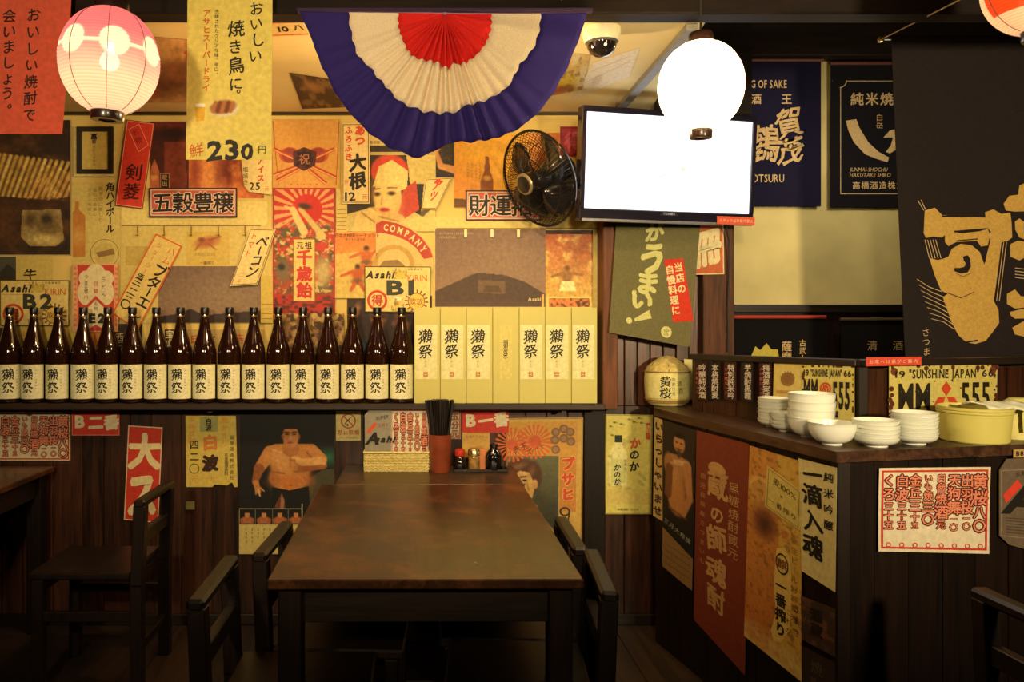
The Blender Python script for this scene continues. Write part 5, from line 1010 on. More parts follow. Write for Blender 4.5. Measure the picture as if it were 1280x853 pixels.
s = WS('wall_sign', 'curled white strip with black bacon lettering over the left calendar', 'sign', None, (226, 196, 116), quad=[(313, 286), (345, 287), (322, 356), (288, 358)], ext=(0, 0, 34, 72), thick=.001, lift=.004)
s.frame(.8, .8, 33, 71, .8, (120, 70, 40)); s.text('トマト', 8, 9, 9, (206, 80, 40), pitch=11, brush=.6, bold=.02)
for ch, y, z in (('ベ', 16, 17), ('ー', 28, 13), ('コ', 40, 15), ('ン', 54, 17)): s.text(ch, 22, y, z, INKC, brush=.6, bold=.025)
s.text('二十', 9, 58, 7, (206, 110, 60), pitch=9); s.done()
# ---------------------------------------------------------------- on the lower planks
YL = 3.5995
def LS(*a, **k): return wall_sheet(*a, Y=YL, **k)
_lay[0] = 0
s = LS('menu_sheet', 'large red bordered drinks menu on the planks at the far left', 'menu', (-15, 515, 88, 576), (222, 200, 150)); menu_sheet(None, s, (-15, 515, 88, 576), MC, 9.4)
s = LS('wall_sign', 'red sign lettered with table name B two in Japanese, at the lower left', 'sign', (90, 513, 149.5, 544.5), (206, 54, 34), thick=.0015)
s.frame(90, 513, 149.5, 544.5, .8, (230, 130, 90)); s.text('B', 94, 527, 20.5, (230, 204, 150), d='l', bold=.05, sx=1.05); s.text('二番', 120, 528, 19, (230, 204, 150), d='h', pitch=19.5, bold=.06, brush=.3); s.done()
s = LS('wall_sign', 'tall red strip with big cream brushed characters, lower left above the chair', 'sign', None, (206, 54, 32), quad=[(160.5, 532), (203.5, 534.5), (198, 654), (155, 650)], ext=(0, 0, 43, 118), thick=.0012)
s.frame(0, 0, 43, 118, 1.3, (230, 190, 140)); s.text('大', 22, 31, 46, (232, 204, 140), bold=.05, brush=.35, sx=.9); s.text('ス', 21, 84, 58, (232, 204, 140), bold=.06, brush=.5, sx=.68); s.done()
s = LS('wall_poster', 'torn yellow shochu price poster with black and orange characters on the planks', 'poster', (232, 520, 297, 609), (218, 184, 78), outline=[(232, 520), (295, 520), (297, 609), (293, 609), (290, 603), (284, 607), (268, 606), (266, 609), (233, 609)])
s.rect(250, 521, 272, 540, (166, 156, 84)); s.text('白波', 261, 527, 8, INKC, pitch=8, bold=.03); s.text('白', 263, 553, 20, (214, 122, 50), bold=.06, brush=.5); s.text('波', 263, 579, 20, (60, 30, 18), bold=.07, brush=.5); s.text('四二', 243, 556, 12, INKC, pitch=15, bold=.02); s.disc(243, 586, 6.4, INKC, r0=5.5, part='lettering'); s.text('元', 243, 599, 12, (220, 150, 60)); s.text('本格焼酎', 240, 524, 9, (222, 150, 60), pitch=9); s.text('黒ヂョカ', 280, 525, 10, (222, 140, 56), pitch=9.5); s.text('薩摩酒造株式会社', 290, 547, 5.5, INKC, pitch=7.2); s.text('名産薩摩焼酎', 283, 569, 5, INKC, pitch=4.6, bold=.03); s.text('一升', 258, 598, 6, (200, 120, 50), d='h', pitch=8); s.done()
# wrestler poster with calendar
s = LS('wall_poster', 'dark poster of a bare-chested sumo wrestler holding a fan on the planks', 'poster', (300, 518, 418, 638), (24, 18, 14))
P = Pic(300, 518, 418, 638, (16, 14, 12), .62); SK = (196, 124, 56); SD = (150, 84, 36); SL = (222, 158, 84)
P.ell(411, 572, 11, 9, (40, 104, 66), .8, k=.9).poly([(378, 638), (384, 600), (402, 588), (418, 586), (418, 638)], (84, 76, 46), .8).poly([(340, 596), (338, 638), (350, 638), (350, 600)], (62, 60, 44), .5)
P.cap(346, 566, 384, 566, 11, 11, SK).ell(364, 580, 26, 24, SK, .08).ell(362, 597, 26, 17, SK, .08).cap(338, 566, 324, 586, 9, 6.5, SK).cap(324, 586, 319, 602, 6.5, 4.2, SD).cap(320, 604, 323, 614, 4, 3.4, SK).cap(323, 612, 325, 620, 1.4, 1, SL, .5).cap(320, 612, 320, 618, 1.3, .9, SK, .5).cap(326, 610, 330, 614, 1.3, .9, SK, .5)
P.cap(389, 564, 402, 574, 9, 7, SK).cap(404, 582, 376, 586, 5, 4, SD).cap(402, 577, 378, 578, 6.2, 4.6, SL).cap(378, 578, 368, 573, 4.2, 3.2, (230, 170, 96)).cap(368, 573, 364, 570, 2, 1.4, SL).cap(368, 576, 362, 575, 1.8, 1.2, SD)
P.ell(352, 583, 12, 8, SL, .9, 12, k=.55).ell(376, 584, 9, 6, SD, .9, k=.5).ell(348, 572, 12, 7, SL, .9, k=.6).cap(340, 590, 356, 592, .9, .9, SD).cap(368, 590, 384, 588, .9, .9, SD).ell(362, 603, 21, 6, (196, 104, 40), .8, k=.7).ell(388, 600, 5, 12, SD, .9, k=.7).ell(341, 598, 5, 12, SD, .9, k=.6).ell(364, 607, 1.6, 1, SD, .4)
P.cap(363, 555, 363, 560, 8.5, 11, (176, 106, 48)).cap(352, 566, 340, 562, 1, 1, SL).cap(389, 572, 384, 566, .8, 1, SD).cap(404, 582, 380, 584, .9, .7, SD).cap(363, 566, 363, 584, .7, .6, (170, 100, 46)).ell(363.5, 545, 10, 13.5, (190, 116, 60), .07).ell(363.5, 551, 9, 9, (196, 120, 62), .1).poly([(353.5, 540), (354, 532), (359, 528), (368, 528), (373.5, 532), (374, 540), (371.5, 536), (356, 536)], (14, 11, 10)).ell(358.8, 543, 2.5, 1.0, (34, 22, 16), .5).ell(368, 543, 2.5, 1.0, (34, 22, 16), .5).cap(356, 540.3, 361, 540.3, .7, .6, (34, 22, 16), .4).cap(366, 540.3, 371, 540.3, .7, .6, (34, 22, 16), .4).ell(363.5, 548, 2.6, 2.2, (216, 144, 84), .6).ell(363.5, 553.5, 3.4, 1.0, (140, 56, 40), .5).ell(353.2, 546, 1.6, 3, SD, .5).ell(373.8, 546, 1.6, 3, SD, .5).ell(369, 550, 4, 6, (220, 150, 90), .8, k=.5)
P.poly([(340, 609), (362, 613), (386, 608), (388, 638), (338, 638)], (14, 12, 12)).poly([(346, 628), (352, 617), (358, 638), (342, 638)], (130, 60, 34), .8).poly([(352, 617), (356, 626), (354, 638), (350, 638)], (186, 130, 80), .7).shade(.08, 3); s.pic(P); s.done()
s = LS('calendar', 'wall calendar with four small wrestler photos above a cream date grid', 'calendar', (299, 636, 378, 693), (206, 178, 96))
P = Pic(299.5, 636.5, 378, 656, (18, 14, 12), .5)
for x in (309, 330, 350, 370): P.ell(x, 652, 8, 6.5, (186, 108, 52), .2).cap(x, 646, x, 650, 2.4, 3, (170, 94, 46)).ell(x, 643.6, 3, 4, (206, 130, 70), .1).ell(x, 640.2, 2.8, 1.4, (16, 12, 10), .3).cap(x-7, 650, x-5, 657, 2, 2, (166, 90, 44)).cap(x+7, 650, x+5, 657, 2, 2, (166, 90, 44)).ell(x, 657, 6, 2.4, (30, 18, 16), .3)
s.pic(P); s.rect(299, 635.7, 378, 636.6, (170, 160, 130), 2)
for x in (319, 340.5, 360): s.rect(x, 636.5, x+.6, 656, (130, 120, 96), 2)
s.rect(377, 630, 378.4, 656, (180, 170, 140), 2)
n_ = 1
for j in range(4):
    for i in range(7):
        if j == 3 and i > 1: continue
        s.text(str(n_ % 10), 307+i*7.4, 662+j*5, 4, (110, 90, 50), d='l', bold=.02); n_ += 1
s.text('3', 331, 687, 6, (60, 50, 30), d='l', bold=.03); s.done()
s = LS('wall_sign', 'small cream no smoking notice with red circle on the planks', 'sign', (420, 514, 451, 551), (218, 190, 112), thick=.0015)
s.disc(435.5, 526.5, 9.6, (180, 84, 44), r0=7.8); s.line(429.5, 520.5, 441.5, 532.5, 1.7, (180, 84, 44)); s.line(431, 530, 437, 523.5, 1.2, (60, 44, 28), 2); s.line(437, 523.5, 440, 521, .8, (60, 44, 28), 2); s.disc(434.5, 531.5, 1.4, (60, 44, 28), 2); s.text('禁止吸烟', 425.5, 540.5, 6.4, (180, 84, 44), d='h', pitch=6.8, bold=.02); s.text('NO SMOKING', 425, 547, 3.6, (110, 80, 44), d='l'); s.done()
s = LS('wall_sign', 'red bordered menu strip with kanji behind the chopstick cup', 'menu', (534, 512, 576, 549), (222, 200, 150)); s.frame(534.5, 512.5, 575.5, 548.5, 1.2, MENU_RED); 
for i in range(3): s.text('五分元', 543+i*13, 521, 9.5, (90, 24, 18), pitch=10.5, bold=.06); s.text('五分元', 543+i*13, 521, 9.5, (220, 120, 84), pitch=10.5, bold=.01, layer=4)
s.done()
s = LS('wall_poster', 'vintage orange poster of a woman in profile with vertical red kana', 'poster', None, (206, 160, 72), quad=[(632, 523), (729, 522), (727, 686), (634, 684)], ext=(632, 522, 728, 686))
s.frame(632.5, 522.5, 727.5, 685.5, 1.2, (150, 110, 54)); s.rect(636, 527, 722, 570, (206, 146, 56)); s.burst(640, 556, 6, 22, 22, (212, 96, 44), 2); s.disc(640, 556, 7, (206, 90, 46), 3); s.burst(668, 552, 6, 22, 22, (212, 96, 44), 2); s.disc(668, 552, 8, (206, 90, 46), 3)
for x, y in ((694, 540), (704, 536), (712, 540), (693, 550), (713, 552), (694, 562), (704, 548)): s.disc(x, y, 5.6, (136, 96, 60), 2); s.disc(x, y, 3.2, (160, 116, 70), 3)
s.text('赤玉', 645, 562, 10, (70, 40, 22), d='h', brush=.6, rot=-24, layer=4); s.text('ポート', 662, 564, 8, (70, 40, 22), d='h', brush=.6, rot=-24, layer=4)
P = Pic(632, 570, 698, 686, (84, 82, 52), .8); P.grad((104, 98, 58), (40, 38, 26)).ell(652, 588, 20, 15, (92, 56, 32), .12).ell(664, 596, 13, 19, (78, 46, 28), .12).poly([(643, 592), (650, 589), (661, 591), (666, 602), (667, 614), (663, 627), (656, 632), (650, 628), (648, 616), (644, 604)], (212, 162, 84)).ell(668, 606, 3.6, 6, (200, 146, 74), .2).poly([(632, 612), (644, 612), (656, 604), (652, 622), (640, 632), (632, 632)], (34, 28, 22), .8).cap(652, 632, 662, 640, 4, 6, (206, 156, 82)).cap(655, 626, 668, 634, 2.4, 2.6, (216, 168, 90)).cap(656, 632, 670, 640, 2.2, 2.6, (206, 156, 82)).cap(664, 640, 684, 668, 6, 9, (176, 128, 68)).cap(650, 597, 657, 596, .9, .7, (50, 30, 20)).ell(655, 601, 2.6, 1.2, (44, 28, 18), .4).ell(654, 622, 3.2, 1.4, (176, 56, 38), .4).cap(658, 604, 660, 613, .7, 1.4, (170, 116, 60)).poly([(632, 650), (654, 640), (664, 652), (676, 686), (632, 686)], (64, 40, 30), .8).ell(648, 583, 9, 3, (140, 92, 52), .6, -14, k=.7).ell(664, 590, 4, 8, (130, 84, 48), .6, 20, k=.6); P.shade(.1, 4); s.pic(P)
s.rect(699, 571, 720, 640, (196, 126, 50), 1); s.text('ブサヒ', 709.5, 580, 17, (206, 76, 40), pitch=19, bold=.07, brush=.5, outline=(236, 180, 90), ow=.04); s.disc(706, 640, 7, (60, 54, 34), 2, ry=6, r0=4.5); s.line(712, 640, 708, 668, 2.4, (60, 54, 34), 2, w1=.8); s.text('麦酒', 709, 660, 9, (120, 84, 44), layer=4); s.done()
s = LS('wall_sign', 'red sign lettered with table name B one in Japanese, above the condiments', 'sign', (577, 511, 636, 541), (206, 54, 34), thick=.0015)
s.text('B', 582.5, 525.5, 20.5, (230, 204, 150), d='l', bold=.05, sx=1.05); s.text('一番', 607, 526, 19, (230, 204, 150), d='h', pitch=19.5, bold=.05, brush=.3, rot=-5); s.done()
s = LS('wall_paper_sheet', 'small orange paper on the planks behind the condiments', 'paper', (578, 541, 612, 572), (214, 160, 70)); s.text('七味とうがらし', 584, 546, 4, (150, 80, 40), d='h', pitch=4); s.done()
s = LS('wall_poster', 'pale yellow shochu poster with bottle and red and black kana beside the counter', 'poster', None, (218, 196, 92), quad=[(757, 518), (816, 519), (814, 643), (756, 643)], ext=(757, 518, 815, 643))
s.frame(757.5, 518.5, 814.5, 642.5, .9, (150, 130, 60)); P = Pic(760, 534, 790, 612, (216, 194, 90), .8); P.poly([(770, 552), (771, 546), (775, 546), (776, 552), (784, 566), (784, 608), (762, 608), (762, 566)], (226, 210, 128)).blot((150, 140, 70), 6, .6, .7, 2, .5).poly([(764, 574), (782, 574), (782, 604), (764, 604)], (206, 196, 110)); s.pic(P)
s.rect(768.5, 544, 777.5, 553, (34, 40, 26), 2); s.text('か', 794, 554, 14, (206, 84, 36), brush=.9, bold=.05); s.text('のか', 793, 568, 13, INKC, pitch=15, brush=.9, bold=.04); s.text('かのか', 772, 584, 9, INKC, pitch=9, brush=.8, bold=.03, layer=4); s.rect(807, 528, 812, 549, (190, 80, 40)); s.text('焼酎', 809.5, 533, 5, (226, 200, 110), layer=4); s.text('新発売', 782, 576, 4, (120, 60, 30), pitch=5)
for x, y in ((763, 533), (768, 528), (776, 530), (786, 524), (792, 527), (798, 522), (801, 528), (765, 544)): s.disc(x, y, 2.2, (130, 130, 60), 2, n=8, ry=1.4); s.line(x, y, x+5, y+1, .5, (90, 84, 44), 2)
for i in range(5): s.disc(800+i % 3*3, 592+i*3.4, 2.6, (190, 170, 80), 2, n=9)
s.text('本格焼酎 かのか', 774, 637, 3.6, INKC, d='h', bold=.04); s.rect(758, 612, 814, 630, (212, 184, 90)); s.done()
for (x, y) in ((238, 632), (214, 632)):
    o = LS('switch_plate', 'small pale square plate on the dark planks, %s of the two' % ('right' if x > 220 else 'left'), 'plate', (x-(5.5 if x > 220 else 1.5), y-5, x+(5.5 if x > 220 else 1.5), y+5), (140, 124, 70), thick=.004).done()
# ---------------------------------------------------------------- ceiling prints
def CS(name, label, px, ext, paper, k=1, **kw):
    q_ = [onlevel(a, b_, ZCE-.001*k) for a, b_ in px]; return Sheet(name, label, 'poster', q_, ext, paper, thick=.0006, **kw)
def fixn(s): return s
s = CS('ceiling_poster', 'brownish animal print pasted on the ceiling behind the pink lantern', [(150, 42), (262, 52), (248, 128), (118, 128)], (0, 0, 80, 60), (202, 144, 76))
P = Pic(0, 0, 80, 60, (206, 150, 84), 1); P.ell(50, 36, 24, 15, (110, 62, 34), .5).ell(58, 26, 14, 8, (150, 88, 48), .6).blot((150, 96, 50), 10, .5, .7, 3, .6).ell(20, 44, 16, 8, (150, 96, 56), .8).shade(.2, 4); s.pic(P); s.text('福', 66, 8, 14, (206, 80, 40)); s.text('鯛', 42, 50, 12, (200, 84, 44), brush=.6); s.done()
s = CS('ceiling_poster', 'dark framed picture pasted on the ceiling left of the bunting', [(362, 91), (414, 99), (432, 134), (378, 136)], (0, 0, 50, 40), (84, 58, 34), 2)
P = Pic(0, 0, 50, 40, (70, 48, 30), 1); P.blot((150, 110, 60), 8, .5, .65, 5, .8).ell(22, 12, 10, 6, (166, 112, 60), .6); s.pic(P); s.done()
s = CS('ceiling_poster', 'narrow ceiling paper strip with red lines and black numerals left of the bunting', [(330, 27), (376, 25), (386, 44), (334, 46)], (0, 0, 50, 30), (224, 180, 100), 2); s.rect(0, 2, 50, 4, (206, 90, 60)); s.rect(0, 26, 50, 28, (206, 90, 60)); s.text('10', 16, 15, 14, INKC, d='l', sx=1.3, bold=.02); s.text('ハ', 42, 13, 14, INKC, bold=.02); s.done()
s = CS('ceiling_poster', 'yellow flower print pasted on the ceiling right of the bunting', [(702, 66), (738, 68), (728, 112), (676, 122)], (0, 0, 50, 50), (206, 174, 96), 1)
P = Pic(0, 0, 50, 50, (206, 178, 110), 1); P.blot((196, 150, 50), 9, .45, .6, 5, .9).ell(26, 30, 14, 9, (206, 168, 40), .6).ell(20, 44, 14, 5, (176, 90, 50), .6).blot((130, 90, 50), 5, .6, .7, 8, .7); s.pic(P); s.done()
s = CS('ceiling_poster', 'faded pale print pasted on the ceiling below the camera', [(742, 78), (800, 60), (786, 96), (716, 124)], (0, 0, 60, 40), (226, 200, 150), 1); s.line(4, 10, 50, 6, .8, (190, 160, 130)); s.line(4, 22, 54, 14, .8, (190, 160, 130)); s.text('祭', 20, 24, 14, (206, 176, 130)); s.done()
# ---------------------------------------------------------------- papers on the counter's side
A1, B1 = (CA[0]-.0025, CA[1]), (CB[0]-.0025, CB[1])
def KS(name, label, px, ext, paper, cat='poster', **kw): return side_sheet(name, label, cat, px, ext, paper, A1, B1, **kw)
s = KS('menu_strip', 'narrow cream strip with slanted black kana at the far end of the counter side', [(819, 521), (831, 526), (829, 652), (817, 645)], (0, 0, 12, 125), (206, 170, 100)); s.text('いらっしゃいませ', 6, 10, 12, (60, 30, 20), pitch=15, brush=.6, bold=.04, sx=.9); s.done()
s = KS('wall_poster', 'dark poster of a bare-chested bearded man with calendar on the counter side', [(829, 525), (871, 538), (866, 739), (829, 712)], (0, 0, 44, 190), (40, 26, 18))
P = Pic(0, 0, 44, 190, (36, 24, 18), .9); P.grad((50, 34, 26), (16, 12, 10)).cap(14, 46, 32, 46, 8, 7, (196, 138, 78)).cap(22, 50, 20, 90, 13, 12, (186, 124, 66)).ell(21, 92, 13, 20, (196, 128, 64), .15).cap(12, 48, 33, 44, 3, 3, (222, 176, 116)).ell(14, 62, 6, 10, (216, 166, 106), .8, k=.7).cap(9, 106, 34, 110, 1, 1, (120, 70, 36)).ell(33, 70, 3, 22, (130, 80, 42), .9, k=.7).ell(9, 52, 7, 14, (178, 118, 62), .2).cap(34, 48, 38, 84, 5.5, 4, (196, 130, 70)).cap(38, 84, 30, 106, 4, 3.4, (190, 124, 66)).cap(10, 56, 8, 90, 5, 5, (130, 76, 38)).ell(23, 23, 7.5, 11.5, (196, 132, 74), .12).ell(23, 13, 7.0, 3.4, (26, 18, 14), .2).ell(23, 35, 3.2, 5, (84, 54, 34), .4).cap(19, 29.5, 27, 29.5, .7, .7, (90, 56, 36)).cap(12, 50, 26, 46, 1, 1, (214, 156, 96)).ell(20, 22, 1.6, .9, (30, 20, 14), .4).ell(26, 22, 1.6, .9, (30, 20, 14), .4)
P.poly([(0, 112), (44, 128), (44, 150), (0, 132)], (24, 22, 20)); s.pic(P); s.poly([(0, 136), (44, 152), (44, 190), (0, 186)], (150, 110, 60), 2); s.text('三月大相撲', 6, 126, 7, (170, 160, 130), d='h', pitch=8, rot=14, layer=3)
for j in range(4): s.rect(4, 154+j*8, 40, 155+j*8, (110, 80, 44), 3)
s.done()
s = KS('wall_poster', 'tall reddish brown poster with pale brushed brewery lettering on the counter side', [(871.5, 538), (937, 555), (932, 845), (868, 775)], (0, 0, 70, 270), (128, 52, 28))
for ch, y, z in (('蔵', 64, 36), ('の', 102, 24), ('師', 134, 36), ('魂', 176, 36), ('酎', 212, 32)): s.text(ch, 31, y, z, (200, 148, 84), brush=1, bold=.03, sx=.8)
s.text('黒糖焼酎蔵元', 53, 58, 14, (200, 150, 90), pitch=16, brush=.7, bold=.01); s.text('鹿児島県産さつまいも', 11, 60, 8, (196, 140, 80), pitch=13, brush=.4); s.disc(30, 44, 12, (206, 150, 84), 1, ry=9); s.done()
s = KS('wall_poster', 'tall orange and yellow beer poster with foaming glass on the counter side', [(938, 557), (1003, 577), (1003, 853), (931, 795)], (0, 0, 70, 260), (212, 140, 56))
P = Pic(0, 0, 70, 260, (210, 134, 50), 1.1); P.grad((206, 138, 56), (196, 112, 44)).poly([(40, 0), (70, 0), (70, 260), (46, 260)], (212, 168, 66), .8).ell(18, 50, 17, 12, (226, 180, 92), .3).cap(18, 55, 20, 80, 14, 16, (206, 146, 66)).ell(22, 92, 17, 20, (170, 96, 44), .4).ell(24, 96, 10, 14, (90, 50, 26), .7).blot((120, 70, 36), 5, .6, .7, 4, .5); P.mix(np.clip((P.Y-225)/20, 0, 1)*np.clip(fbm(P.X/12, P.Y/10, 3)*1.4, 0, 1), (222, 186, 104)); s.pic(P)
s.poly([(40, 118), (50, 112), (57, 124), (59, 160), (56, 210), (46, 232), (38, 236), (34, 226), (40, 200), (37, 160)], (226, 186, 90), 2); s.disc(47, 134, 8, INKC, 3, r0=6.6, ry=13, part='lettering'); s.text('麒', 47, 134, 13, (120, 60, 30), bold=.02, layer=4); s.text('一番搾り', 46, 162, 17, INKC, pitch=18, bold=.035, brush=.4, layer=4, sx=.8)
s.text('生ビール好評発売', 62, 110, 9, (130, 80, 36), pitch=11.5); s.text('うまさ', 64, 178, 10, INKC, pitch=14, brush=.4); s.text('これが', 56, 188, 8, (110, 60, 30), pitch=11); s.text('祝', 50, 96, 12, (206, 120, 50), bold=.03); s.done()
A2, B2 = (CA[0]-.006, CA[1]), (CB[0]-.006, CB[1])
s = side_sheet('menu_card', 'small tilted cream card with ruled border pinned over the orange beer poster', 'sign', [(960, 582), (1003, 615), (1001, 664), (957, 633)], (0, 0, 44, 50), (214, 184, 92), A2, B2)
s.frame(2, 2, 42, 48, .8, (150, 110, 54)); s.text('麦100%', 9, 12, 10, (90, 64, 34), d='l'); s.text('×', 22, 24, 8, (90, 64, 34)); s.text('一番搾り', 9, 38, 8, (90, 64, 34), d='h', pitch=9); s.done()
s = side_sheet('wall_poster', 'white sake poster with large black brushed characters at the counter corner', 'poster', [(999, 573), (1047, 585), (1045, 741), (1003, 714)], (0, 0, 46, 146), (222, 196, 124), A2, B2)
for ch, y, z in (('一', 16, 26), ('滴', 42, 28), ('入', 74, 28), ('魂', 106, 30)): s.text(ch, 17, y, z, INKC, brush=.9, bold=.035, sx=.95)
s.text('純米吟醸', 37, 14, 12, INKC, pitch=19, brush=.8, bold=.02); s.done()
s = side_sheet('wall_poster', 'dark torn poster with faint brushed characters below the white corner poster', 'poster', [(1002, 745), (1045, 762), (1045, 822), (1004, 800)], (0, 0, 44, 60), (70, 46, 30), A2, B2)
P = Pic(0, 0, 44, 60, (60, 40, 28), 1); P.blot((120, 70, 44), 8, .5, .7, 3, .8); s.pic(P); s.text('酒蔵', 20, 18, 18, (24, 16, 14), brush=.8, bold=.04, pitch=20); s.done()
s = side_sheet('wall_poster', 'very dark poster at the bottom of the counter corner', 'poster', [(1004, 808), (1045, 830), (1045, 920), (1005, 880)], (0, 0, 44, 80), (46, 32, 24), A2, B2); s.text('焼酎', 20, 18, 18, (96, 70, 50), brush=.8, pitch=22); s.done()
# ---------------------------------------------------------------- papers on the counter's front and the screen
D1, E1 = (DA[0], DA[1]-.003), (DB[0], DB[1]-.003)
s = side_sheet('menu_sheet', 'red bordered handwritten drinks menu with outlined characters on the counter front', 'menu', [(1097, 585), (1236, 583.5), (1234, 692), (1096, 689)], (0, 0, 139, 108), (226, 204, 160), D1, E1, off=.003, lift=.003)
s.frame(3, 3, 136, 104, 2.6, MENU_RED); menu_cols(s, (4, 8, 134, 100), MC, 13.2, bold=.02)
for i in range(8): s.disc(12+i*16.5, 99, 3.2, MENU_RED, 2, r0=2)
s.done()
s = side_sheet('wall_sign', 'octagonal grey tin beer sign with slanted black letter, right edge of the counter front', 'sign', [(1247, 574), (1300, 571), (1300, 692), (1247, 685)], (0, 0, 53, 114), (104, 84, 62), D1, E1, off=.003, thick=.003, outline=[(9, 0), (53, 0), (53, 114), (12, 108), (0, 98), (0, 14)])
s.frame(2, 14, 53, 98, .8, (150, 120, 84)); s.poly([(4, 46), (22, 26), (28, 34), (8, 56)], (214, 60, 36), 2); s.text('A', 8, 50, 46, INKC, d='l', bold=.06, slant=.35, sx=1.1); s.text('SUPER DRY', 20, 20, 8, (60, 44, 34), d='l', rot=-10)
for j in range(6): s.rect(8, 74+j*3.6, 50, 75+j*3.6, (70, 54, 40), 2)
s.done()
s = side_sheet('label_strip', 'tiny cream label with dark letters on the counter edge at right', 'label', [(1265, 562), (1290, 561), (1290, 571), (1265, 572)], (0, 0, 25, 10), (190, 150, 84), (1.195, 2.292), (3.3, 2.734), off=.004); s.text('B8', 3, 5, 8, INKC, d='l', bold=.03); s.done()
G1, H1 = (SA[0]-.010, SA[1]-.006), (SB[0]-.010, SB[1]-.006); I1, J1 = (TA[0], TA[1]-.006), (TB[0], TB[1]-.006)
s = Sheet('wall_paper_sheet', 'white paper slip on the wooden post behind the straw barrel', 'paper', [U(a, b_, 3.547) for a, b_ in ((855, 449), (870, 450), (870, 499), (855, 500))], (0, 0, 18, 50), (206, 186, 110)); s.done()
for i, (x, lb) in enumerate(((877, 'leftmost dark wooden name strip with red and pale lettering on the screen'), (893, 'second dark wooden name strip, white lettering, on the counter screen'), (913, 'third dark wooden name strip, red and pale lettering, on the counter screen'), (934, 'fourth dark wooden name strip, white lettering, on the counter screen'), (957, 'rightmost dark wooden name strip beside the cream emblem print'))):
    s = side_sheet('name_strip', lb, 'sign', [(x-7, 452.5), (x+8, 453), (x+8, 503-(3-i)*.5), (x-7, 500-(3-i)*.5)], (0, 0, 15, 48), (50, 18, 14) if i % 2 == 0 else (24, 14, 12), G1, H1, thick=.002, group='wooden name strips on the screen')
    s.text(('吟醸純米酒', '本格焼酎麦', '特別純米吟', '芋焼酎黒霧', '梅酒果実酒')[i], 9, 7, 9, (206, 184, 150), pitch=8.6, bold=.015, brush=.5)
    if i % 2 == 0: s.text('大吟醸ロック', 2.8, 9, 4, (206, 90, 60), pitch=6)
    s.done()
s = side_sheet('wall_poster', 'cream print with brown plant emblem on the counter screen', 'poster', [(968, 454), (1004, 455), (1003, 500), (967, 500)], (0, 0, 36, 46), (202, 172, 88), G1, H1)
s.disc(18, 20, 9, (140, 96, 44), 1, r0=2)
for i in range(7): s.line(18, 26, 18+10*math.cos(math.radians(200+i*24)), 20+11*math.sin(math.radians(200+i*24)), 2.4, (130, 90, 40), 2, w1=.8)
s.rect(4, 34, 32, 38, (180, 130, 60)); s.done()
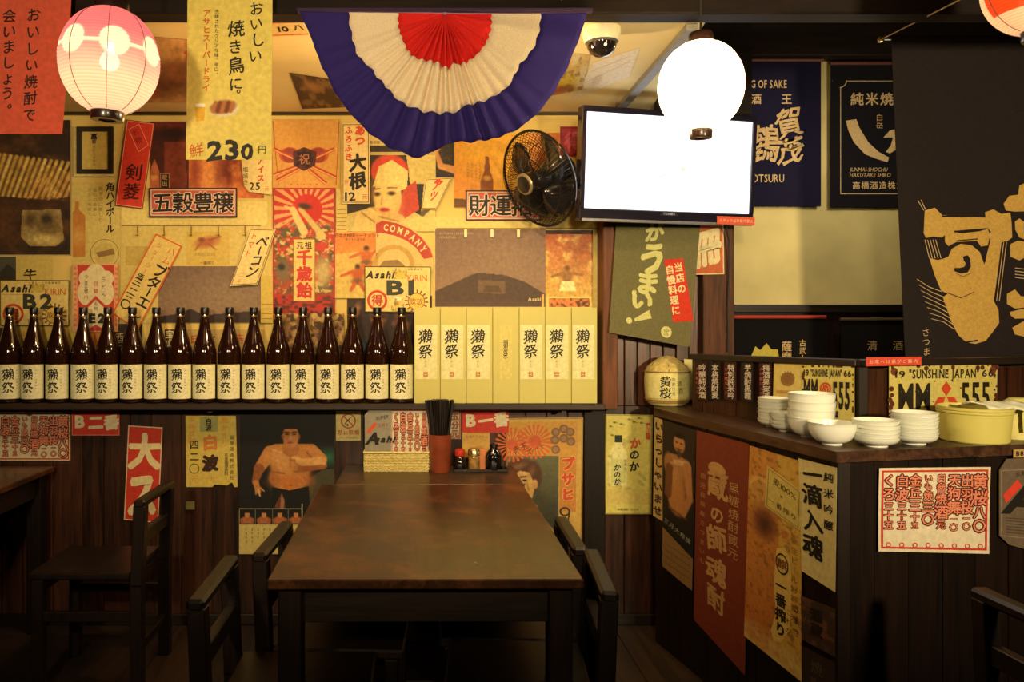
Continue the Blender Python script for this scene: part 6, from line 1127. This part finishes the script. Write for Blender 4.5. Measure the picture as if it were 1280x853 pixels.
def plate(label, px, A, B, off=.003):
    s = side_sheet('licence_plate', label, 'plate', px, (0, 0, 135, 80), (204, 182, 92), A, B, off=off, thick=.002, m=BOARD)
    rn = random.Random(len(label))
    for i in range(70):
        t = rn.random(); e = rn.choice((0, 1, 2, 3)); r_ = rn.uniform(.8, 3.2); x, y = ((t*135, rn.uniform(0, 4)), (t*135, 80-rn.uniform(0, 4)), (rn.uniform(0, 4), t*80), (135-rn.uniform(0, 4), t*80))[e]; s.disc(x, y, r_, (84, 40, 22), 1, part='rust', n=7)
    for i in range(26): s.disc(rn.uniform(8, 128), rn.uniform(6, 74), rn.uniform(.4, 1.3), (110, 60, 30), 1, part='rust', n=6)
    for x, y in ((6, 7), (129, 7), (6, 73), (129, 73)): s.disc(x, y, 4.5, (110, 54, 30), 2, part='rust', n=10)
    s.text('19', 7, 10, 11, (44, 34, 22), d='l', bold=.02, fit=14); s.text('"SUNSHINE JAPAN"', 24, 10, 14.5, (44, 34, 22), d='l', bold=.02, brush=.1, fit=88); s.text('66', 115, 10, 11, (44, 34, 22), d='l', bold=.02, fit=16)
    s.text('MM', 11, 36, 45, (34, 28, 20), d='l', bold=.02, fit=42); s.text('555', 89, 36, 45, (34, 28, 20), d='l', bold=.02, fit=39)
    cx_, cy_, h = 70, 37, 11.5; R_ = (200, 66, 30)
    s.poly([(cx_, cy_-1), (cx_-6.3, cy_-1-h*.75), (cx_, cy_-1-1.5*h), (cx_+6.3, cy_-1-h*.75)], R_, 2, 'emblem')
    s.poly([(cx_-1, cy_), (cx_-10, cy_), (cx_-17.5, cy_+12), (cx_-5.5, cy_+12)], R_, 2, 'emblem'); s.poly([(cx_+1, cy_), (cx_+10, cy_), (cx_+17.5, cy_+12), (cx_+5.5, cy_+12)], R_, 2, 'emblem')
    s.text('営業中', 58, 70, 8, (60, 40, 24), d='h', bold=.02); return s.done()
plate('rusty cream licence plate with red three-diamond emblem, facing front above the yellow basin', [(1110, 457), (1245, 455.5), (1244, 541), (1110, 545)], I1, J1)
s = side_sheet('licence_plate', 'rusty cream licence plate with round red mark, seen obliquely behind the large bowls', 'plate', [(1004, 456), (1069, 457), (1069, 531), (1004, 526)], (0, 0, 135, 80), (204, 182, 92), G1, H1, off=.003, thick=.002, m=BOARD)
rn = random.Random(2)
for i in range(60):
    t = rn.random(); e = rn.choice((0, 1, 2, 3)); x, y = ((t*135, 2), (t*135, 78), (3, t*80), (132, t*80))[e]; s.disc(x, y, rn.uniform(1, 4), (84, 40, 22), 1, part='rust', n=7, ry=1.6)
s.text('19', 5, 11, 12, (44, 34, 22), d='l', bold=.03, fit=16); s.text('"SUNSHINE JAPAN"', 24, 11, 14, (44, 34, 22), d='l', bold=.03, fit=82); s.text('66', 110, 11, 12, (44, 34, 22), d='l', bold=.03, fit=20)
s.text('MM', 5, 37, 46, (34, 28, 20), d='l', bold=.05, fit=41); s.text('555', 82, 41, 50, (34, 28, 20), d='l', bold=.04, fit=46); s.disc(63, 33, 15, (200, 66, 30), 2, r0=11, part='emblem', ry=9); s.text('め', 63, 33, 19, (200, 66, 30), bold=.04); s.text('営業', 66, 68, 11, (44, 30, 20), d='h', pitch=26, bold=.03); s.done()
s = side_sheet('wall_sign', 'thin red strip with small pale lettering on the screen rail', 'sign', [(1082, 447), (1151, 446), (1151, 456.5), (1082, 458)], (0, 0, 70, 11), (208, 70, 42), (TA[0], TA[1]-.026), (TB[0], TB[1]-.026), off=.002); s.text('お席へは係がご案内', 6, 5.5, 5.6, (240, 190, 150), d='h', pitch=7); s.done()
for o in [o for o in bpy.data.objects if o.parent is None and o.name.startswith('noren_curtain')]: pass
# ---------------------------------------------------------------- tidy up: nothing empty is left behind
for o in list(bpy.data.objects):
    if o.type == 'MESH' and not len(o.data.vertices): bpy.data.objects.remove(o)
